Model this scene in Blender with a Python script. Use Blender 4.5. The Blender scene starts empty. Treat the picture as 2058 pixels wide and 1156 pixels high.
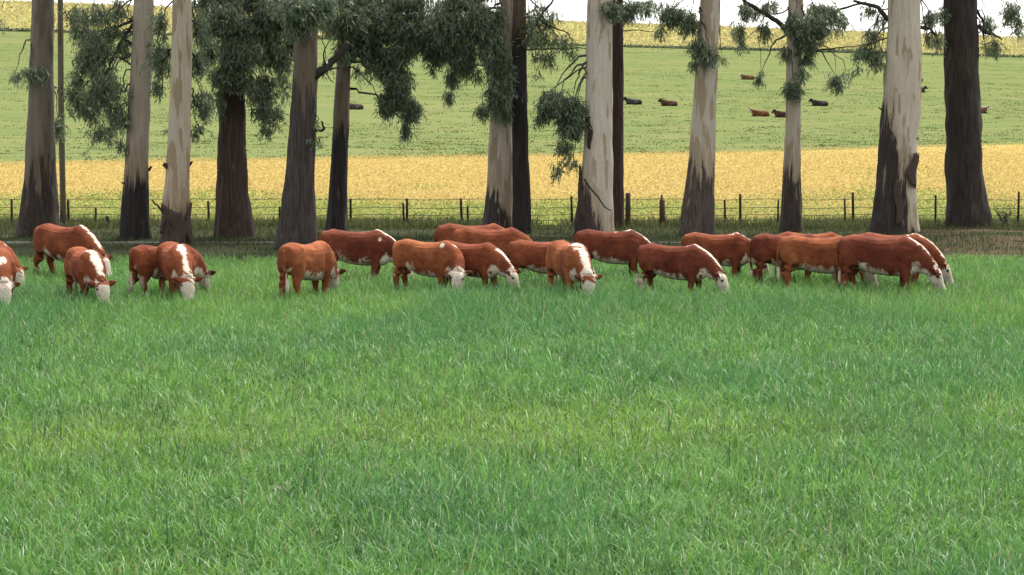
import bpy, math, random
import numpy as np
R = math.radians
scene = bpy.context.scene
col = scene.collection
rng = np.random.default_rng(7)
random.seed(7)

# ------------------------------------------------------------------ camera
F, CX, CY, HOR, CAMH = 5000.0, 1029.0, 578.0, 200.0, 4.0     # photo pixels; camera 4 m up
PIT = math.atan((CY - HOR) / F)
cam = bpy.data.cameras.new('camera'); camo = bpy.data.objects.new('camera', cam); col.objects.link(camo)
cam.sensor_width = 36.0; cam.lens = F / 2058 * 36.0
cam.clip_start = 0.5; cam.clip_end = 4000
camo.location = (0, 0, CAMH); camo.rotation_euler = (R(90) - PIT, 0, 0)
scene.camera = camo

# ------------------------------------------------------------------ world, sun, exposure
SUN_EL, SUN_AZ = 62.0, 24.0       # azimuth clockwise from +Y (behind the trees, a little right)
w = bpy.data.worlds.new('World'); scene.world = w; w.use_nodes = True
nt = w.node_tree
bg = nt.nodes['Background']
sky = nt.nodes.new('ShaderNodeTexSky'); sky.sky_type = 'NISHITA'; sky.sun_disc = False
sky.sun_elevation = R(SUN_EL); sky.sun_rotation = R(SUN_AZ)
sky.dust_density = 3.0; sky.air_density = 1.0; sky.ozone_density = 1.0
hs = nt.nodes.new('ShaderNodeHueSaturation'); hs.inputs['Saturation'].default_value = 0.18
nt.links.new(sky.outputs[0], hs.inputs['Color']); nt.links.new(hs.outputs[0], bg.inputs['Color'])
bg.inputs['Strength'].default_value = 0.15
sl = bpy.data.lights.new('sun', 'SUN'); so = bpy.data.objects.new('sun', sl); col.objects.link(so)
sl.energy = 1.8; sl.angle = R(14); sl.color = (1.0, 0.96, 0.9)
so.rotation_euler = (R(90 - SUN_EL), 0, R(180 - SUN_AZ))
so.location = (20, 40, 60)
scene.view_settings.view_transform = 'Standard'; scene.view_settings.look = 'None'
scene.view_settings.gamma = 1.0; scene.view_settings.exposure = 1.87
scene.cycles.max_bounces = 6; scene.cycles.transparent_max_bounces = 4

# ------------------------------------------------------------------ helpers
def sm(t): t = np.clip(t, 0, 1); return t * t * (3 - 2 * t)
def lerp(a, b, t): return a + (b - a) * t
def _h(ix, iy, s):
    n = (ix.astype(np.int64) * 374761393 + iy.astype(np.int64) * 668265263 + s * 974634777) & 0x7fffffff
    n = ((n ^ (n >> 13)) * 1274126177) & 0x7fffffff
    return ((n ^ (n >> 16)) & 0xffff) / 65535.0
def vnoise(x, y, s=0):
    x = np.asarray(x, float); y = np.asarray(y, float)
    ix = np.floor(x); iy = np.floor(y); fx = sm(x - ix); fy = sm(y - iy)
    a = _h(ix, iy, s); b = _h(ix + 1, iy, s); c = _h(ix, iy + 1, s); d = _h(ix + 1, iy + 1, s)
    return lerp(lerp(a, b, fx), lerp(c, d, fx), fy)
def fbm(x, y, s=0, o=3):
    t = 0; a = 0.5; n = 0
    for k in range(o):
        t = t + a * vnoise(x * 2**k, y * 2**k, s + k * 17); n += a; a *= 0.5
    return t / n
def srgb(r, g, b):
    f = lambda c: (c / 255 / 12.92) if c / 255 <= 0.04045 else ((c / 255 + 0.055) / 1.055) ** 2.4
    return (f(r), f(g), f(b))

def H(x, Y):
    x = np.asarray(x, float); Y = np.asarray(Y, float)
    t = np.maximum(Y - 180, 0)
    Yc = np.minimum(t, 313)
    h = 0.0082 * Yc ** 1.35 - 0.037 * x * np.clip(t / 340, 0, 1.1)
    over = np.maximum(t - 313, 0)
    h = h + np.where(over > 0, 0.075 * over * np.exp(-over / 40) - 0.04 * np.maximum(over - 20, 0), 0)
    near = 0.05 * (fbm(x * 0.25, Y * 0.25, 5) - 0.5) * np.clip((64 - Y) / 6, 0, 1)
    mound = 0.22 * np.exp(-((x - 13.5) / 3.2) ** 2 - ((Y - 71) / 4.5) ** 2)
    return h + near + mound
def ray(px, py):
    u = (px - CX) / F; v = (CY - py) / F
    return np.array([u, math.cos(PIT) + v * math.sin(PIT), -math.sin(PIT) + v * math.cos(PIT)])
def at(px, py, d):
    r = ray(px, py); k = d / r[1]
    return np.array([r[0] * k, d, CAMH + r[2] * k])
def hit(px, py):
    r = ray(px, py); r = r / r[1]
    prev = 15.0
    for d in np.arange(15, 560, 0.5):
        if CAMH + r[2] * d <= H(r[0] * d, d): break
        prev = d
    lo, hi = prev, d
    for _ in range(25):
        m = (lo + hi) / 2
        if CAMH + r[2] * m <= H(r[0] * m, m): hi = m
        else: lo = m
    return np.array([r[0] * hi, hi, float(H(r[0] * hi, hi))])

def tag(o, label=None, cat=None, group=None, kind=None):
    if label: o['label'] = label
    if cat: o['category'] = cat
    if group: o['group'] = group
    if kind: o['kind'] = kind
    return o
def empty(name, loc=(0, 0, 0)):
    o = bpy.data.objects.new(name, None); col.objects.link(o); o.location = loc; o.empty_display_size = 0.3
    return o
def np_mesh(name, co, quads=None, tris=None, color=None, smooth=False):
    me = bpy.data.meshes.new(name)
    co = np.ascontiguousarray(co, np.float32)
    nq = 0 if quads is None else len(quads); ntr = 0 if tris is None else len(tris)
    me.vertices.add(len(co)); me.vertices.foreach_set('co', co.ravel())
    idx = []; starts = []; tot = 0
    if nq: idx.append(np.asarray(quads, np.int32).ravel()); starts.append(np.arange(nq, dtype=np.int32) * 4)
    if ntr: idx.append(np.asarray(tris, np.int32).ravel()); starts.append(np.arange(ntr, dtype=np.int32) * 3 + nq * 4)
    idx = np.concatenate(idx); starts = np.concatenate(starts)
    me.loops.add(len(idx)); me.loops.foreach_set('vertex_index', idx)
    me.polygons.add(nq + ntr); me.polygons.foreach_set('loop_start', starts)
    if smooth: me.polygons.foreach_set('use_smooth', np.ones(nq + ntr, bool))
    me.update(calc_edges=True)
    if color is not None:
        a = me.color_attributes.new('tint', 'FLOAT_COLOR', 'POINT')
        c4 = np.ones((len(co), 4), np.float32); c4[:, :3] = color
        a.data.foreach_set('color', c4.ravel())
    return me
def obj(name, me, m, parent=None):
    o = bpy.data.objects.new(name, me); col.objects.link(o)
    if m: me.materials.append(m)
    if parent: o.parent = parent
    return o

# ------------------------------------------------------------------ materials
def mat(name):
    m = bpy.data.materials.new(name); m.use_nodes = True
    n = m.node_tree.nodes; l = m.node_tree.links
    return m, n, l, n['Principled BSDF']
def N(n, t, **kw):
    o = n.new(t)
    for k, v in kw.items():
        if k in o.inputs: o.inputs[k].default_value = v
        else: setattr(o, k, v)
    return o
def scaled(n, l, vec, s):
    mp = n.new('ShaderNodeMapping'); mp.inputs['Scale'].default_value = s
    l.new(vec, mp.inputs['Vector']); return mp.outputs[0]
def noise(n, l, vec, scale, detail=4, rough=0.6):
    t = N(n, 'ShaderNodeTexNoise', Scale=scale, Detail=detail, Roughness=rough); l.new(vec, t.inputs['Vector']); return t.outputs[0]
def mix(n, l, f, a, b):
    x = n.new('ShaderNodeMix'); x.data_type = 'RGBA'
    for s, v in ((0, f), (6, a), (7, b)):
        if hasattr(v, 'is_output'): l.new(v, x.inputs[s])
        else: x.inputs[s].default_value = v if s == 0 else (*v, 1)
    return x.outputs[2]
def maprange(n, l, v, a, b, c=0.0, d=1.0, smooth=True):
    x = n.new('ShaderNodeMapRange'); x.interpolation_type = 'SMOOTHSTEP' if smooth else 'LINEAR'
    l.new(v, x.inputs[0]); x.inputs[1].default_value = a; x.inputs[2].default_value = b
    x.inputs[3].default_value = c; x.inputs[4].default_value = d
    return x.outputs[0]
def math_(n, l, op, a, b):
    x = n.new('ShaderNodeMath'); x.operation = op
    for i, v in enumerate((a, b)):
        if hasattr(v, 'is_output'): l.new(v, x.inputs[i])
        else: x.inputs[i].default_value = v
    return x.outputs[0]

def leaf_mat(name, trans=0.4, gloss=0.06, rough=0.45, sat=1.1, val=1.25):
    m, n, l, p = mat(name)
    a = N(n, 'ShaderNodeAttribute', attribute_name='tint')
    n.remove(p); out = n['Material Output']
    d = n.new('ShaderNodeBsdfDiffuse'); t = n.new('ShaderNodeBsdfTranslucent'); g = N(n, 'ShaderNodeBsdfGlossy', Roughness=rough)
    l.new(a.outputs[0], d.inputs[0])
    h = N(n, 'ShaderNodeHueSaturation', Hue=0.485, Saturation=sat, Value=val); l.new(a.outputs[0], h.inputs['Color']); l.new(h.outputs[0], t.inputs[0])
    m1 = N(n, 'ShaderNodeMixShader'); m1.inputs[0].default_value = trans; l.new(d.outputs[0], m1.inputs[1]); l.new(t.outputs[0], m1.inputs[2])
    m2 = N(n, 'ShaderNodeMixShader'); m2.inputs[0].default_value = gloss; l.new(m1.outputs[0], m2.inputs[1]); l.new(g.outputs[0], m2.inputs[2])
    l.new(m2.outputs[0], out.inputs[0])
    return m
M_grass = leaf_mat('grass_blade', 0.40, 0.024, 0.45, 1.05, 1.25)
M_leaf = leaf_mat('gum_leaf', 0.38, 0.05, 0.45)
M_crop = leaf_mat('crop_leaf', 0.35, 0.01, 0.6, 0.95, 1.1)
M_weed = leaf_mat('dry_weed', 0.3, 0.0, 0.6)

def ground_mat():
    m, n, l, p = mat('ground_soil')
    tc = n.new('ShaderNodeTexCoord'); v = tc.outputs['Object']
    sp = n.new('ShaderNodeSeparateXYZ'); l.new(v, sp.inputs[0])
    big = noise(n, l, scaled(n, l, v, (0.5, 0.9, 1)), 0.8, 5); fine = noise(n, l, v, 9.0, 6, 0.7)
    grass = mix(n, l, fine, (0.012, 0.032, 0.008), (0.03, 0.075, 0.018))
    litter = mix(n, l, big, (0.022, 0.026, 0.016), (0.045, 0.043, 0.028))
    litter = mix(n, l, maprange(n, l, fine, 0.45, 0.7), litter, (0.035, 0.05, 0.02))
    bare = maprange(n, l, sp.outputs[0], 9.0, 13.0)
    litter = mix(n, l, math_(n, l, 'MULTIPLY', bare, maprange(n, l, big, 0.4, 0.6)), litter, (0.075, 0.05, 0.034))
    yy = math_(n, l, 'ADD', sp.outputs[1], math_(n, l, 'MULTIPLY', big, 2.0))
    c = mix(n, l, maprange(n, l, yy, 61.0, 63.0), grass, litter)
    l.new(c, p.inputs['Base Color']); p.inputs['Roughness'].default_value = 0.95
    p.inputs['Specular IOR Level'].default_value = 0.0
    b = N(n, 'ShaderNodeBump', Strength=0.6, Distance=0.05); l.new(fine, b.inputs['Height']); l.new(b.outputs[0], p.inputs['Normal'])
    return m
def field_mat(name, cols, s1, s2, stretch=(1, 1, 1), bump=0.2, near=None):
    m, n, l, p = mat(name)
    tc = n.new('ShaderNodeTexCoord'); v = tc.outputs['Object']
    big = noise(n, l, scaled(n, l, v, stretch), s1, 5); fine = noise(n, l, scaled(n, l, v, stretch), s2, 6, 0.7)
    c = mix(n, l, maprange(n, l, big, 0.3, 0.7), cols[0], cols[1])
    c = mix(n, l, maprange(n, l, fine, 0.45, 0.75, 0, 0.8), c, cols[2])
    if near:      # the part nearest the fence is still green
        sp = n.new('ShaderNodeSeparateXYZ'); l.new(v, sp.inputs[0])
        yy = math_(n, l, 'ADD', sp.outputs[1], math_(n, l, 'MULTIPLY', big, 22.0))
        c = mix(n, l, maprange(n, l, yy, 96, 116), near, c)
    l.new(c, p.inputs['Base Color']); p.inputs['Roughness'].default_value = 0.95; p.inputs['Specular IOR Level'].default_value = 0.0
    b = N(n, 'ShaderNodeBump', Strength=bump, Distance=0.3); l.new(fine, b.inputs['Height']); l.new(b.outputs[0], p.inputs['Normal'])
    return m
def bark_mat(name, pale, dark, h, amp, xk=0.0, patch=0.62, mid=None):
    m, n, l, p = mat(name)
    tc = n.new('ShaderNodeTexCoord'); v = tc.outputs['Object']
    sp = n.new('ShaderNodeSeparateXYZ'); l.new(v, sp.inputs[0])
    n1 = noise(n, l, scaled(n, l, v, (4.5, 4.5, 0.45)), 1.3, 6, 0.6)
    n2 = noise(n, l, scaled(n, l, v, (4.5, 4.5, 0.8)), 1.0, 3, 0.5)
    st = noise(n, l, scaled(n, l, v, (14, 14, 0.7)), 1.6, 6, 0.65)
    gr = noise(n, l, scaled(n, l, v, (6, 6, 2.5)), 4.0, 6, 0.7)
    z = math_(n, l, 'ADD', sp.outputs[2], math_(n, l, 'MULTIPLY', sp.outputs[0], xk))
    z = math_(n, l, 'ADD', z, math_(n, l, 'MULTIPLY', math_(n, l, 'SUBTRACT', n1, 0.5), amp * 1.7))
    z = math_(n, l, 'ADD', z, math_(n, l, 'MULTIPLY', math_(n, l, 'SUBTRACT', st, 0.5), 1.3))
    up = maprange(n, l, z, h - 0.2, h + 0.2)
    pale = (pale[0] * 1.08, pale[1] * 1.0, pale[2] * 0.87); patch -= 0.075; dark = tuple(c * 0.62 for c in dark)
    mid = mid or (lerp(pale[0], dark[0], 0.5) * 1.12, lerp(pale[1], dark[1], 0.50) * 1.0, lerp(pale[2], dark[2], 0.55) * 0.9)
    pc = mix(n, l, maprange(n, l, st, 0.35, 0.7), pale, (pale[0] * 0.82, pale[1] * 0.79, pale[2] * 0.76))
    pc = mix(n, l, maprange(n, l, n2, patch, patch + 0.05), pc, mid)
    zz = math_(n, l, 'ADD', z, math_(n, l, 'MULTIPLY', math_(n, l, 'SUBTRACT', st, 0.5), 3.5))
    pc = mix(n, l, maprange(n, l, zz, h - 0.2, h + 1.5), mid, pc)
    dc = mix(n, l, maprange(n, l, st, 0.35, 0.68), tuple(c * 0.5 for c in dark), tuple(c * 1.5 for c in dark))
    dc = mix(n, l, maprange(n, l, n2, 0.62, 0.7, 0, 0.6), dc, mid)
    c = mix(n, l, up, dc, pc)
    c = mix(n, l, math_(n, l, 'MULTIPLY', maprange(n, l, gr, 0.3, 0.75, 0.0, 0.4), maprange(n, l, up, 0, 1, 1.0, 0.35, False)), c, tuple(d * 0.7 for d in dark))
    l.new(c, p.inputs['Base Color']); p.inputs['Roughness'].default_value = 0.85; p.inputs['Specular IOR Level'].default_value = 0.2
    hgt = mix(n, l, up, (0, 0, 0), (1, 1, 1))
    hh = math_(n, l, 'ADD', math_(n, l, 'MULTIPLY', st, maprange(n, l, up, 0.0, 1.0, 1.1, 0.25, False)), math_(n, l, 'MULTIPLY', hgt, -0.4))
    b = N(n, 'ShaderNodeBump', Strength=0.55, Distance=0.05); l.new(hh, b.inputs['Height']); l.new(b.outputs[0], p.inputs['Normal'])
    return m
def simple_mat(name, c1, c2, scale=8, rough=0.85, stretch=(1, 1, 1)):
    m, n, l, p = mat(name)
    tc = n.new('ShaderNodeTexCoord'); f = noise(n, l, scaled(n, l, tc.outputs['Object'], stretch), scale, 5, 0.65)
    l.new(mix(n, l, f, c1, c2), p.inputs['Base Color']); p.inputs['Roughness'].default_value = rough; p.inputs['Specular IOR Level'].default_value = 0.05
    b = N(n, 'ShaderNodeBump', Strength=0.4, Distance=0.02); l.new(f, b.inputs['Height']); l.new(b.outputs[0], p.inputs['Normal'])
    return m
def coat_mat():
    m, n, l, p = mat('cattle_coat')
    a = N(n, 'ShaderNodeAttribute', attribute_name='tint')
    tc = n.new('ShaderNodeTexCoord'); v = tc.outputs['Object']
    f = noise(n, l, scaled(n, l, v, (4, 14, 14)), 3.0, 6, 0.7)
    big = noise(n, l, v, 3.0, 3, 0.5)
    k = math_(n, l, 'MULTIPLY', maprange(n, l, f, 0.25, 0.75, 0.58, 1.42, False), maprange(n, l, big, 0.3, 0.7, 0.82, 1.15, False))
    x = n.new('ShaderNodeVectorMath'); x.operation = 'SCALE'; l.new(a.outputs[0], x.inputs[0]); l.new(k, x.inputs['Scale'])
    l.new(x.outputs[0], p.inputs['Base Color']); p.inputs['Roughness'].default_value = 0.85
    p.inputs['Specular IOR Level'].default_value = 0.06
    b = N(n, 'ShaderNodeBump', Strength=0.5, Distance=0.015); l.new(f, b.inputs['Height']); l.new(b.outputs[0], p.inputs['Normal'])
    return m
M_coat = coat_mat()
M_ground = ground_mat()
M_cropsoil = field_mat('crop_ground', ((0.28, 0.208, 0.068), (0.27, 0.20, 0.064), (0.29, 0.216, 0.072)), 0.25, 2.5, near=(0.15, 0.165, 0.045))
M_hill = field_mat('hill_grass', ((0.080, 0.102, 0.037), (0.110, 0.117, 0.046), (0.077, 0.095, 0.036)), 0.12, 1.1, (0.5, 1.0, 1))
M_top = field_mat('hilltop_crop', ((0.255, 0.225, 0.072), (0.235, 0.225, 0.072), (0.27, 0.235, 0.08)), 0.08, 1.2, (1, 0.4, 1))
M_track = simple_mat('track_dirt', (0.045, 0.042, 0.036), (0.085, 0.08, 0.07), 5)
M_steel = simple_mat('rusty_steel', (0.02, 0.017, 0.014), (0.05, 0.035, 0.025), 20)
M_wire = simple_mat('fence_wire', (0.03, 0.027, 0.024), (0.06, 0.055, 0.05), 20, 0.7)
M_post = simple_mat('weathered_wood', (0.035, 0.022, 0.016), (0.085, 0.06, 0.045), 6, 0.9, (6, 6, 0.7))
M_twig = simple_mat('twig_bark', (0.022, 0.018, 0.014), (0.05, 0.042, 0.034), 12)

# ------------------------------------------------------------------ terrain (setting)
def sheet(name, xs, ycurve0, ycurve1, ny, m, label=None):
    # xs: sideways fraction -1..1 scaled by distance so that rows widen with depth
    nx = len(xs)
    t = np.linspace(0, 1, ny)
    X = np.zeros((ny, nx)); Y = np.zeros((ny, nx))
    for j, tt in enumerate(t):
        Y[j] = lerp(ycurve0, ycurve1, tt); X[j] = xs
    Z = H(X, Y)
    co = np.stack([X, Y, Z], -1).reshape(-1, 3)
    i = np.arange((ny - 1) * (nx - 1)); r, c = i // (nx - 1), i % (nx - 1)
    a = r * nx + c
    o = obj(name, np_mesh(name, co, quads=np.stack([a, a + 1, a + nx + 1, a + nx], -1), smooth=True), m)
    return tag(o, kind='structure')
xs = np.linspace(-260, 260, 261)
yb_fence = 79.5 + 0 * xs
yb_crop = np.clip(174 + 0.65 * xs, 128, 245)
yb_hill = 418 + 0.0 * xs
yb_top = 640 + 0 * xs
xn = np.concatenate([np.linspace(-260, -42, 30)[:-1], np.linspace(-42, 42, 190), np.linspace(42, 260, 30)[1:]])
sheet('ground', xn, -30 + 0 * xn, 79.5 + 0 * xn, 240, M_ground)
sheet('crop_field', xs, yb_fence, yb_crop, 60, M_cropsoil)
sheet('hill_pasture', xs, yb_crop, yb_hill, 90, M_hill)
sheet('hilltop_field', xs, yb_hill, yb_top, 80, M_top)
# pale wheel track under the trees
nx = 120; tx = np.linspace(-34, 9.5, nx)
rows = []
for k, f in enumerate((0, 0.33, 0.67, 1)):
    yy = 69.3 + 0.7 * f + 0.12 * (vnoise(tx * 0.5, tx * 0 + k, 3) - 0.5)
    rows.append(np.stack([tx, yy, H(tx, yy) + 0.006 + (0.012 if k in (1, 2) else 0)], -1))
co = np.concatenate(rows); q = []
for k in range(3):
    a = np.arange(nx - 1) + k * nx; q.append(np.stack([a, a + 1, a + nx + 1, a + nx], -1))
tag(obj('dirt_track', np_mesh('dirt_track', co, quads=np.concatenate(q), smooth=True), M_track), kind='structure')

# ------------------------------------------------------------------ blades
def blades(pos, h, wd, lean, yaw, bend, color, segs=3, jitter=0.0):
    n = len(pos)
    ts = np.linspace(0, 1, segs + 1)
    dx, dy = np.cos(yaw), np.sin(yaw)
    vx, vy = -np.sin(yaw + jitter), np.cos(yaw + jitter)
    nv = 2 * segs + 1
    co = np.zeros((n, nv, 3)); cl = np.zeros((n, nv, 3))
    for k, t in enumerate(ts):
        ang = lean + bend * t
        out = h * t * np.sin(ang) * (0.6 + 0.4 * t); up = h * t * np.cos(ang * 0.9)
        c = pos + np.stack([dx * out, dy * out, up], -1)
        ww = wd * (1 - t ** 1.7) * (0.7 + 0.6 * t) * 0.5
        if k < segs:
            s = np.stack([vx * ww, vy * ww, 0 * ww], -1)
            co[:, 2 * k] = c - s; co[:, 2 * k + 1] = c + s
            cl[:, 2 * k] = cl[:, 2 * k + 1] = color
        else:
            co[:, 2 * k] = c; cl[:, 2 * k] = color
    base = (np.arange(n) * nv)[:, None]
    qs = [base + np.array([2 * k, 2 * k + 1, 2 * k + 3, 2 * k + 2]) for k in range(segs - 1)]
    tr = base + np.array([2 * segs - 2, 2 * segs - 1, 2 * segs])
    return co.reshape(-1, 3), (np.concatenate(qs) if qs else None), tr, cl.reshape(-1, 3)
def join_blades(parts):
    cos, qs, trs, cls = [], [], [], []; off = 0
    for co, q, t, c in parts:
        cos.append(co); cls.append(c); trs.append(t + off)
        if q is not None: qs.append(q + off)
        off += len(co)
    return np.concatenate(cos), (np.concatenate(qs) if qs else None), np.concatenate(trs), np.concatenate(cls)

def field_points(y0, y1, dens, margin=2.5):
    hw1 = 0.2135 * y1 + margin
    n = int(dens * (y1 - y0) * 2 * hw1)
    y = rng.uniform(y0, y1, n); x = rng.uniform(-hw1, hw1, n)
    k = np.abs(x) < 0.2135 * y + margin
    return x[k], y[k]
G_BLUE, G_MID, G_PALE, G_YEL, G_STRAW = [np.array(c) for c in ((0.020, 0.076, 0.026), (0.036, 0.110, 0.022), (0.092, 0.192, 0.044), (0.132, 0.208, 0.030), (0.20, 0.19, 0.09))]
parts = []
for (y0, y1, dens, wk, segs) in ((18.5, 24, 800, 1.75, 4), (24, 31, 700, 1.8, 3), (31, 42, 560, 1.9, 3), (42, 54, 460, 1.9, 2), (54, 66.6, 380, 2.2, 2)):
    x, y = field_points(y0, y1, dens)
    n = len(x)
    edge = y < 60.4 + 1.8 * vnoise(x * 0.6, y * 0.6, 12) + 0.8 * sm((x - 9) / 4) + rng.normal(0, 0.35, n)
    x, y = x[edge], y[edge]; n = len(x)
    big = fbm(x * 0.22, y * 0.13, 31); med = fbm(x * 0.7, y * 0.45, 41); tuft = vnoise(x * 3.2, y * 3.2, 51)
    band = np.exp(-((y - 28.8 - 1.2 * (vnoise(x * 0.3, y * 0, 9) - 0.5)) / 1.9) ** 2)
    yel = np.clip(0.25 * (med - 0.5) * 3 + 0.5 * band + 1.1 * (big - 0.55), 0, 1)
    blue = np.clip((0.50 - big) * 4.5 + (med - 0.5) * 1.2 + 0.15, 0, 1)
    hgt = (0.17 + 0.16 * rng.random(n) ** 1.3 + 0.10 * (tuft - 0.4) + 0.07 * (blue - 0.4) - 0.04 * yel) * np.where(rng.random(n) < 0.02, 1.5, 1.0)
    hgt = np.clip(hgt * 0.9 * (1 + 0.36 * sm((y - 40) / 8)) * (1 - 0.38 * sm((y - 54.5) / 5)), 0.08, 0.55)
    r = rng.random(n)[:, None]
    c = lerp(G_MID, G_PALE, np.clip(rng.normal(0.45, 0.48, n), 0, 1)[:, None])  # each blade's own tone, at random from mid to paler green
    c = lerp(c, G_BLUE * (0.8 + 0.7 * r), (blue * rng.uniform(0.15, 0.8, n))[:, None])
    c = lerp(c, G_YEL * (0.7 + 0.5 * r), (yel * rng.uniform(0.1, 0.8, n))[:, None])
    c = c * (0.72 + 0.45 * tuft + 0.25 * med + rng.normal(0, 0.19, n))[:, None].clip(0.35, 1.7)
    st = rng.random(n) < 0.025 + 0.05 * yel
    c[st] = G_STRAW * rng.uniform(0.6, 1.1, (st.sum(), 1))
    pale = rng.random(n) < 0.05
    c[pale] = np.array((0.16, 0.25, 0.115)) * rng.uniform(0.8, 1.1, (pale.sum(), 1))
    z = H(x, y) - 0.01
    parts.append(blades(np.stack([x, y, z], -1), hgt * 1.15, rng.uniform(0.006, 0.0125, n) * wk, rng.uniform(0.0, 0.35, n), rng.uniform(0, 2 * math.pi, n),
                        rng.uniform(0.05, 1.35, n), c, segs, rng.uniform(-0.6, 0.6, n)))
# taller dark blades standing out of the near sward, in loose clumps
nc_ = 130; cy_ = rng.uniform(20, 36, nc_); cx_ = rng.uniform(-1, 1, nc_) * (0.2135 * cy_ + 2); m_ = rng.integers(2, 9, nc_)
tx_ = np.repeat(cx_, m_) + rng.normal(0, 0.09, m_.sum()); ty_ = np.repeat(cy_, m_) + rng.normal(0, 0.12, m_.sum()); n = len(tx_)
parts.append(blades(np.stack([tx_, ty_, H(tx_, ty_) - 0.01], -1), rng.uniform(0.34, 0.52, n), rng.uniform(0.009, 0.016, n), rng.uniform(0, 0.35, n), rng.uniform(0, 6.28, n), rng.uniform(0.0, 0.5, n), np.array((0.016, 0.055, 0.018)) * rng.uniform(0.7, 1.5, (n, 1)), 4, rng.uniform(-0.4, 0.4, n)))
co, q, t, c = join_blades(parts)
tag(obj('pasture_grass', np_mesh('pasture_grass', co, q, t, c), M_grass), 'dense lush green pasture grass covering the whole foreground', 'grass', kind='stuff')

# weeds along the fence and under the trees
def scatter_blades(x, y, hlo, hhi, wlo, whi, cols, segs=3, bend=1.0):
    n = len(x); cs = np.array(cols)[rng.integers(0, len(cols), n)] * rng.uniform(0.65, 1.25, (n, 1))
    return blades(np.stack([x, y, H(x, y) - 0.01], -1), rng.uniform(hlo, hhi, n), rng.uniform(wlo, whi, n), rng.uniform(0, 0.4, n), rng.uniform(0, 6.28, n), rng.uniform(0, bend, n), cs, segs)
n = 60000
x = rng.uniform(-24, 24, n); y = 78.8 + rng.normal(0, 1.3, n)
k = (vnoise(x * 0.8, y * 0.8, 77) > rng.uniform(0.1, 0.75, n)) & (y > 76.2) & (y < 82.5); x, y = x[k], y[k]
p1 = scatter_blades(x, y, 0.1, 0.42, 0.014, 0.034, ((0.054, 0.078, 0.028), (0.095, 0.094, 0.044), (0.042, 0.068, 0.020), (0.068, 0.060, 0.040)))
n = 95000
x = rng.uniform(-22, 22, n); y = rng.uniform(60, 79, n)
k = vnoise(x * 0.5, y * 0.8, 78) > rng.uniform(0.2, 0.9, n); x, y = x[k], y[k]
p2 = scatter_blades(x, y, 0.05, 0.2, 0.014, 0.034, ((0.030, 0.050, 0.018), (0.046, 0.062, 0.024), (0.052, 0.045, 0.028)), 2)
co, q, t, c = join_blades([p1, p2])
tag(obj('verge_weeds', np_mesh('verge_weeds', co, q, t, c), M_weed), 'grey green weeds and dry grass along the fence and under the trees', 'weeds', kind='stuff')

# ------------------------------------------------------------------ leaves (diamonds)
def leaf_mesh(pos, d, side, ln, wd, color):
    n = len(pos)
    mid = pos + d * (ln * 0.42)[:, None]
    tip = pos + d * ln[:, None]; tip[:, 2] -= ln * 0.08
    co = np.stack([pos, mid - side * (wd * 0.5)[:, None], tip, mid + side * (wd * 0.5)[:, None]], 1).reshape(-1, 3)
    q = (np.arange(n) * 4)[:, None] + np.arange(4)
    return co, q, np.repeat(color, 4, 0)
def perp(d):
    r = rng.normal(size=d.shape); s = np.cross(d, r); return s / (np.linalg.norm(s, axis=1, keepdims=True) + 1e-9)

# crop plants between the fence and the pasture
def crop(n, ylo, yhi, xmul, name, label, size, colfun, hbase):
    u = rng.random(n); y = ylo * (yhi / ylo) ** u
    x = rng.uniform(-1, 1, n) * (0.2135 * y + 4) * xmul
    if name == 'crop_plants': k = y < np.clip(174 + 0.65 * x, 128, 245) + rng.normal(0, 0.6, n)
    else: k = y > 418.5
    x, y = x[k], y[k]; n = len(x)
    sc = y / ylo
    z = H(x, y) + rng.uniform(hbase[0], hbase[1], n)
    d = rng.normal(size=(n, 3)); d[:, 2] = d[:, 2] * 0.4 + 0.1; d /= np.linalg.norm(d, axis=1, keepdims=True)
    ln = rng.uniform(*size, n) * sc ** 0.35
    sd_ = np.stack([-d[:, 1], d[:, 0], 0 * ln], -1) + rng.normal(size=(n, 3)) * 0.35; sd_ /= np.linalg.norm(sd_, axis=1, keepdims=True)
    co, q, c = leaf_mesh(np.stack([x, y, z], -1), d, sd_, ln, ln * rng.uniform(0.5, 0.9, n), colfun(x, y, n))
    return tag(obj(name, np_mesh(name, co, q, None, c), M_crop), label, 'crop', kind='stuff')
def ccol(x, y, n):
    g = np.clip((104 - y + 18 * (vnoise(x * 0.25, y * 0.1, 91) - 0.5) * 2) / 20, 0, 0.85)
    g = np.maximum(g, 0.18 * (vnoise(x * 0.1, y * 0.03, 95) > 0.72))
    c = np.array((0.288, 0.222, 0.064)) * rng.uniform(0.92, 1.05, (n, 1))
    c = np.where(rng.random((n, 1)) < 0.3, np.array((0.325, 0.256, 0.090)) * rng.uniform(0.9, 1.1, (n, 1)), c)
    isg = rng.random(n) < g
    c[isg] = np.array((0.125, 0.165, 0.036)) * rng.uniform(0.65, 1.35, (isg.sum(), 1))
    return c
crop(380000, 79.6, 245, 1.0, 'crop_plants', 'ripening golden crop plants filling the flat field behind the fence', (0.07, 0.12), ccol, (0.08, 0.26))
def tcol(x, y, n):
    c = np.array((0.265, 0.230, 0.090)) * rng.uniform(0.92, 1.05, (n, 1))
    k = rng.random(n) < 0.35; c[k] = np.array((0.225, 0.22, 0.085)) * rng.uniform(0.92, 1.06, (k.sum(), 1)); return c
crop(70000, 418, 540, 1.0, 'hilltop_crop', 'yellow crop standing on the hilltop along the skyline', (0.35, 0.7), tcol, (0.05, 0.4))

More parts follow.
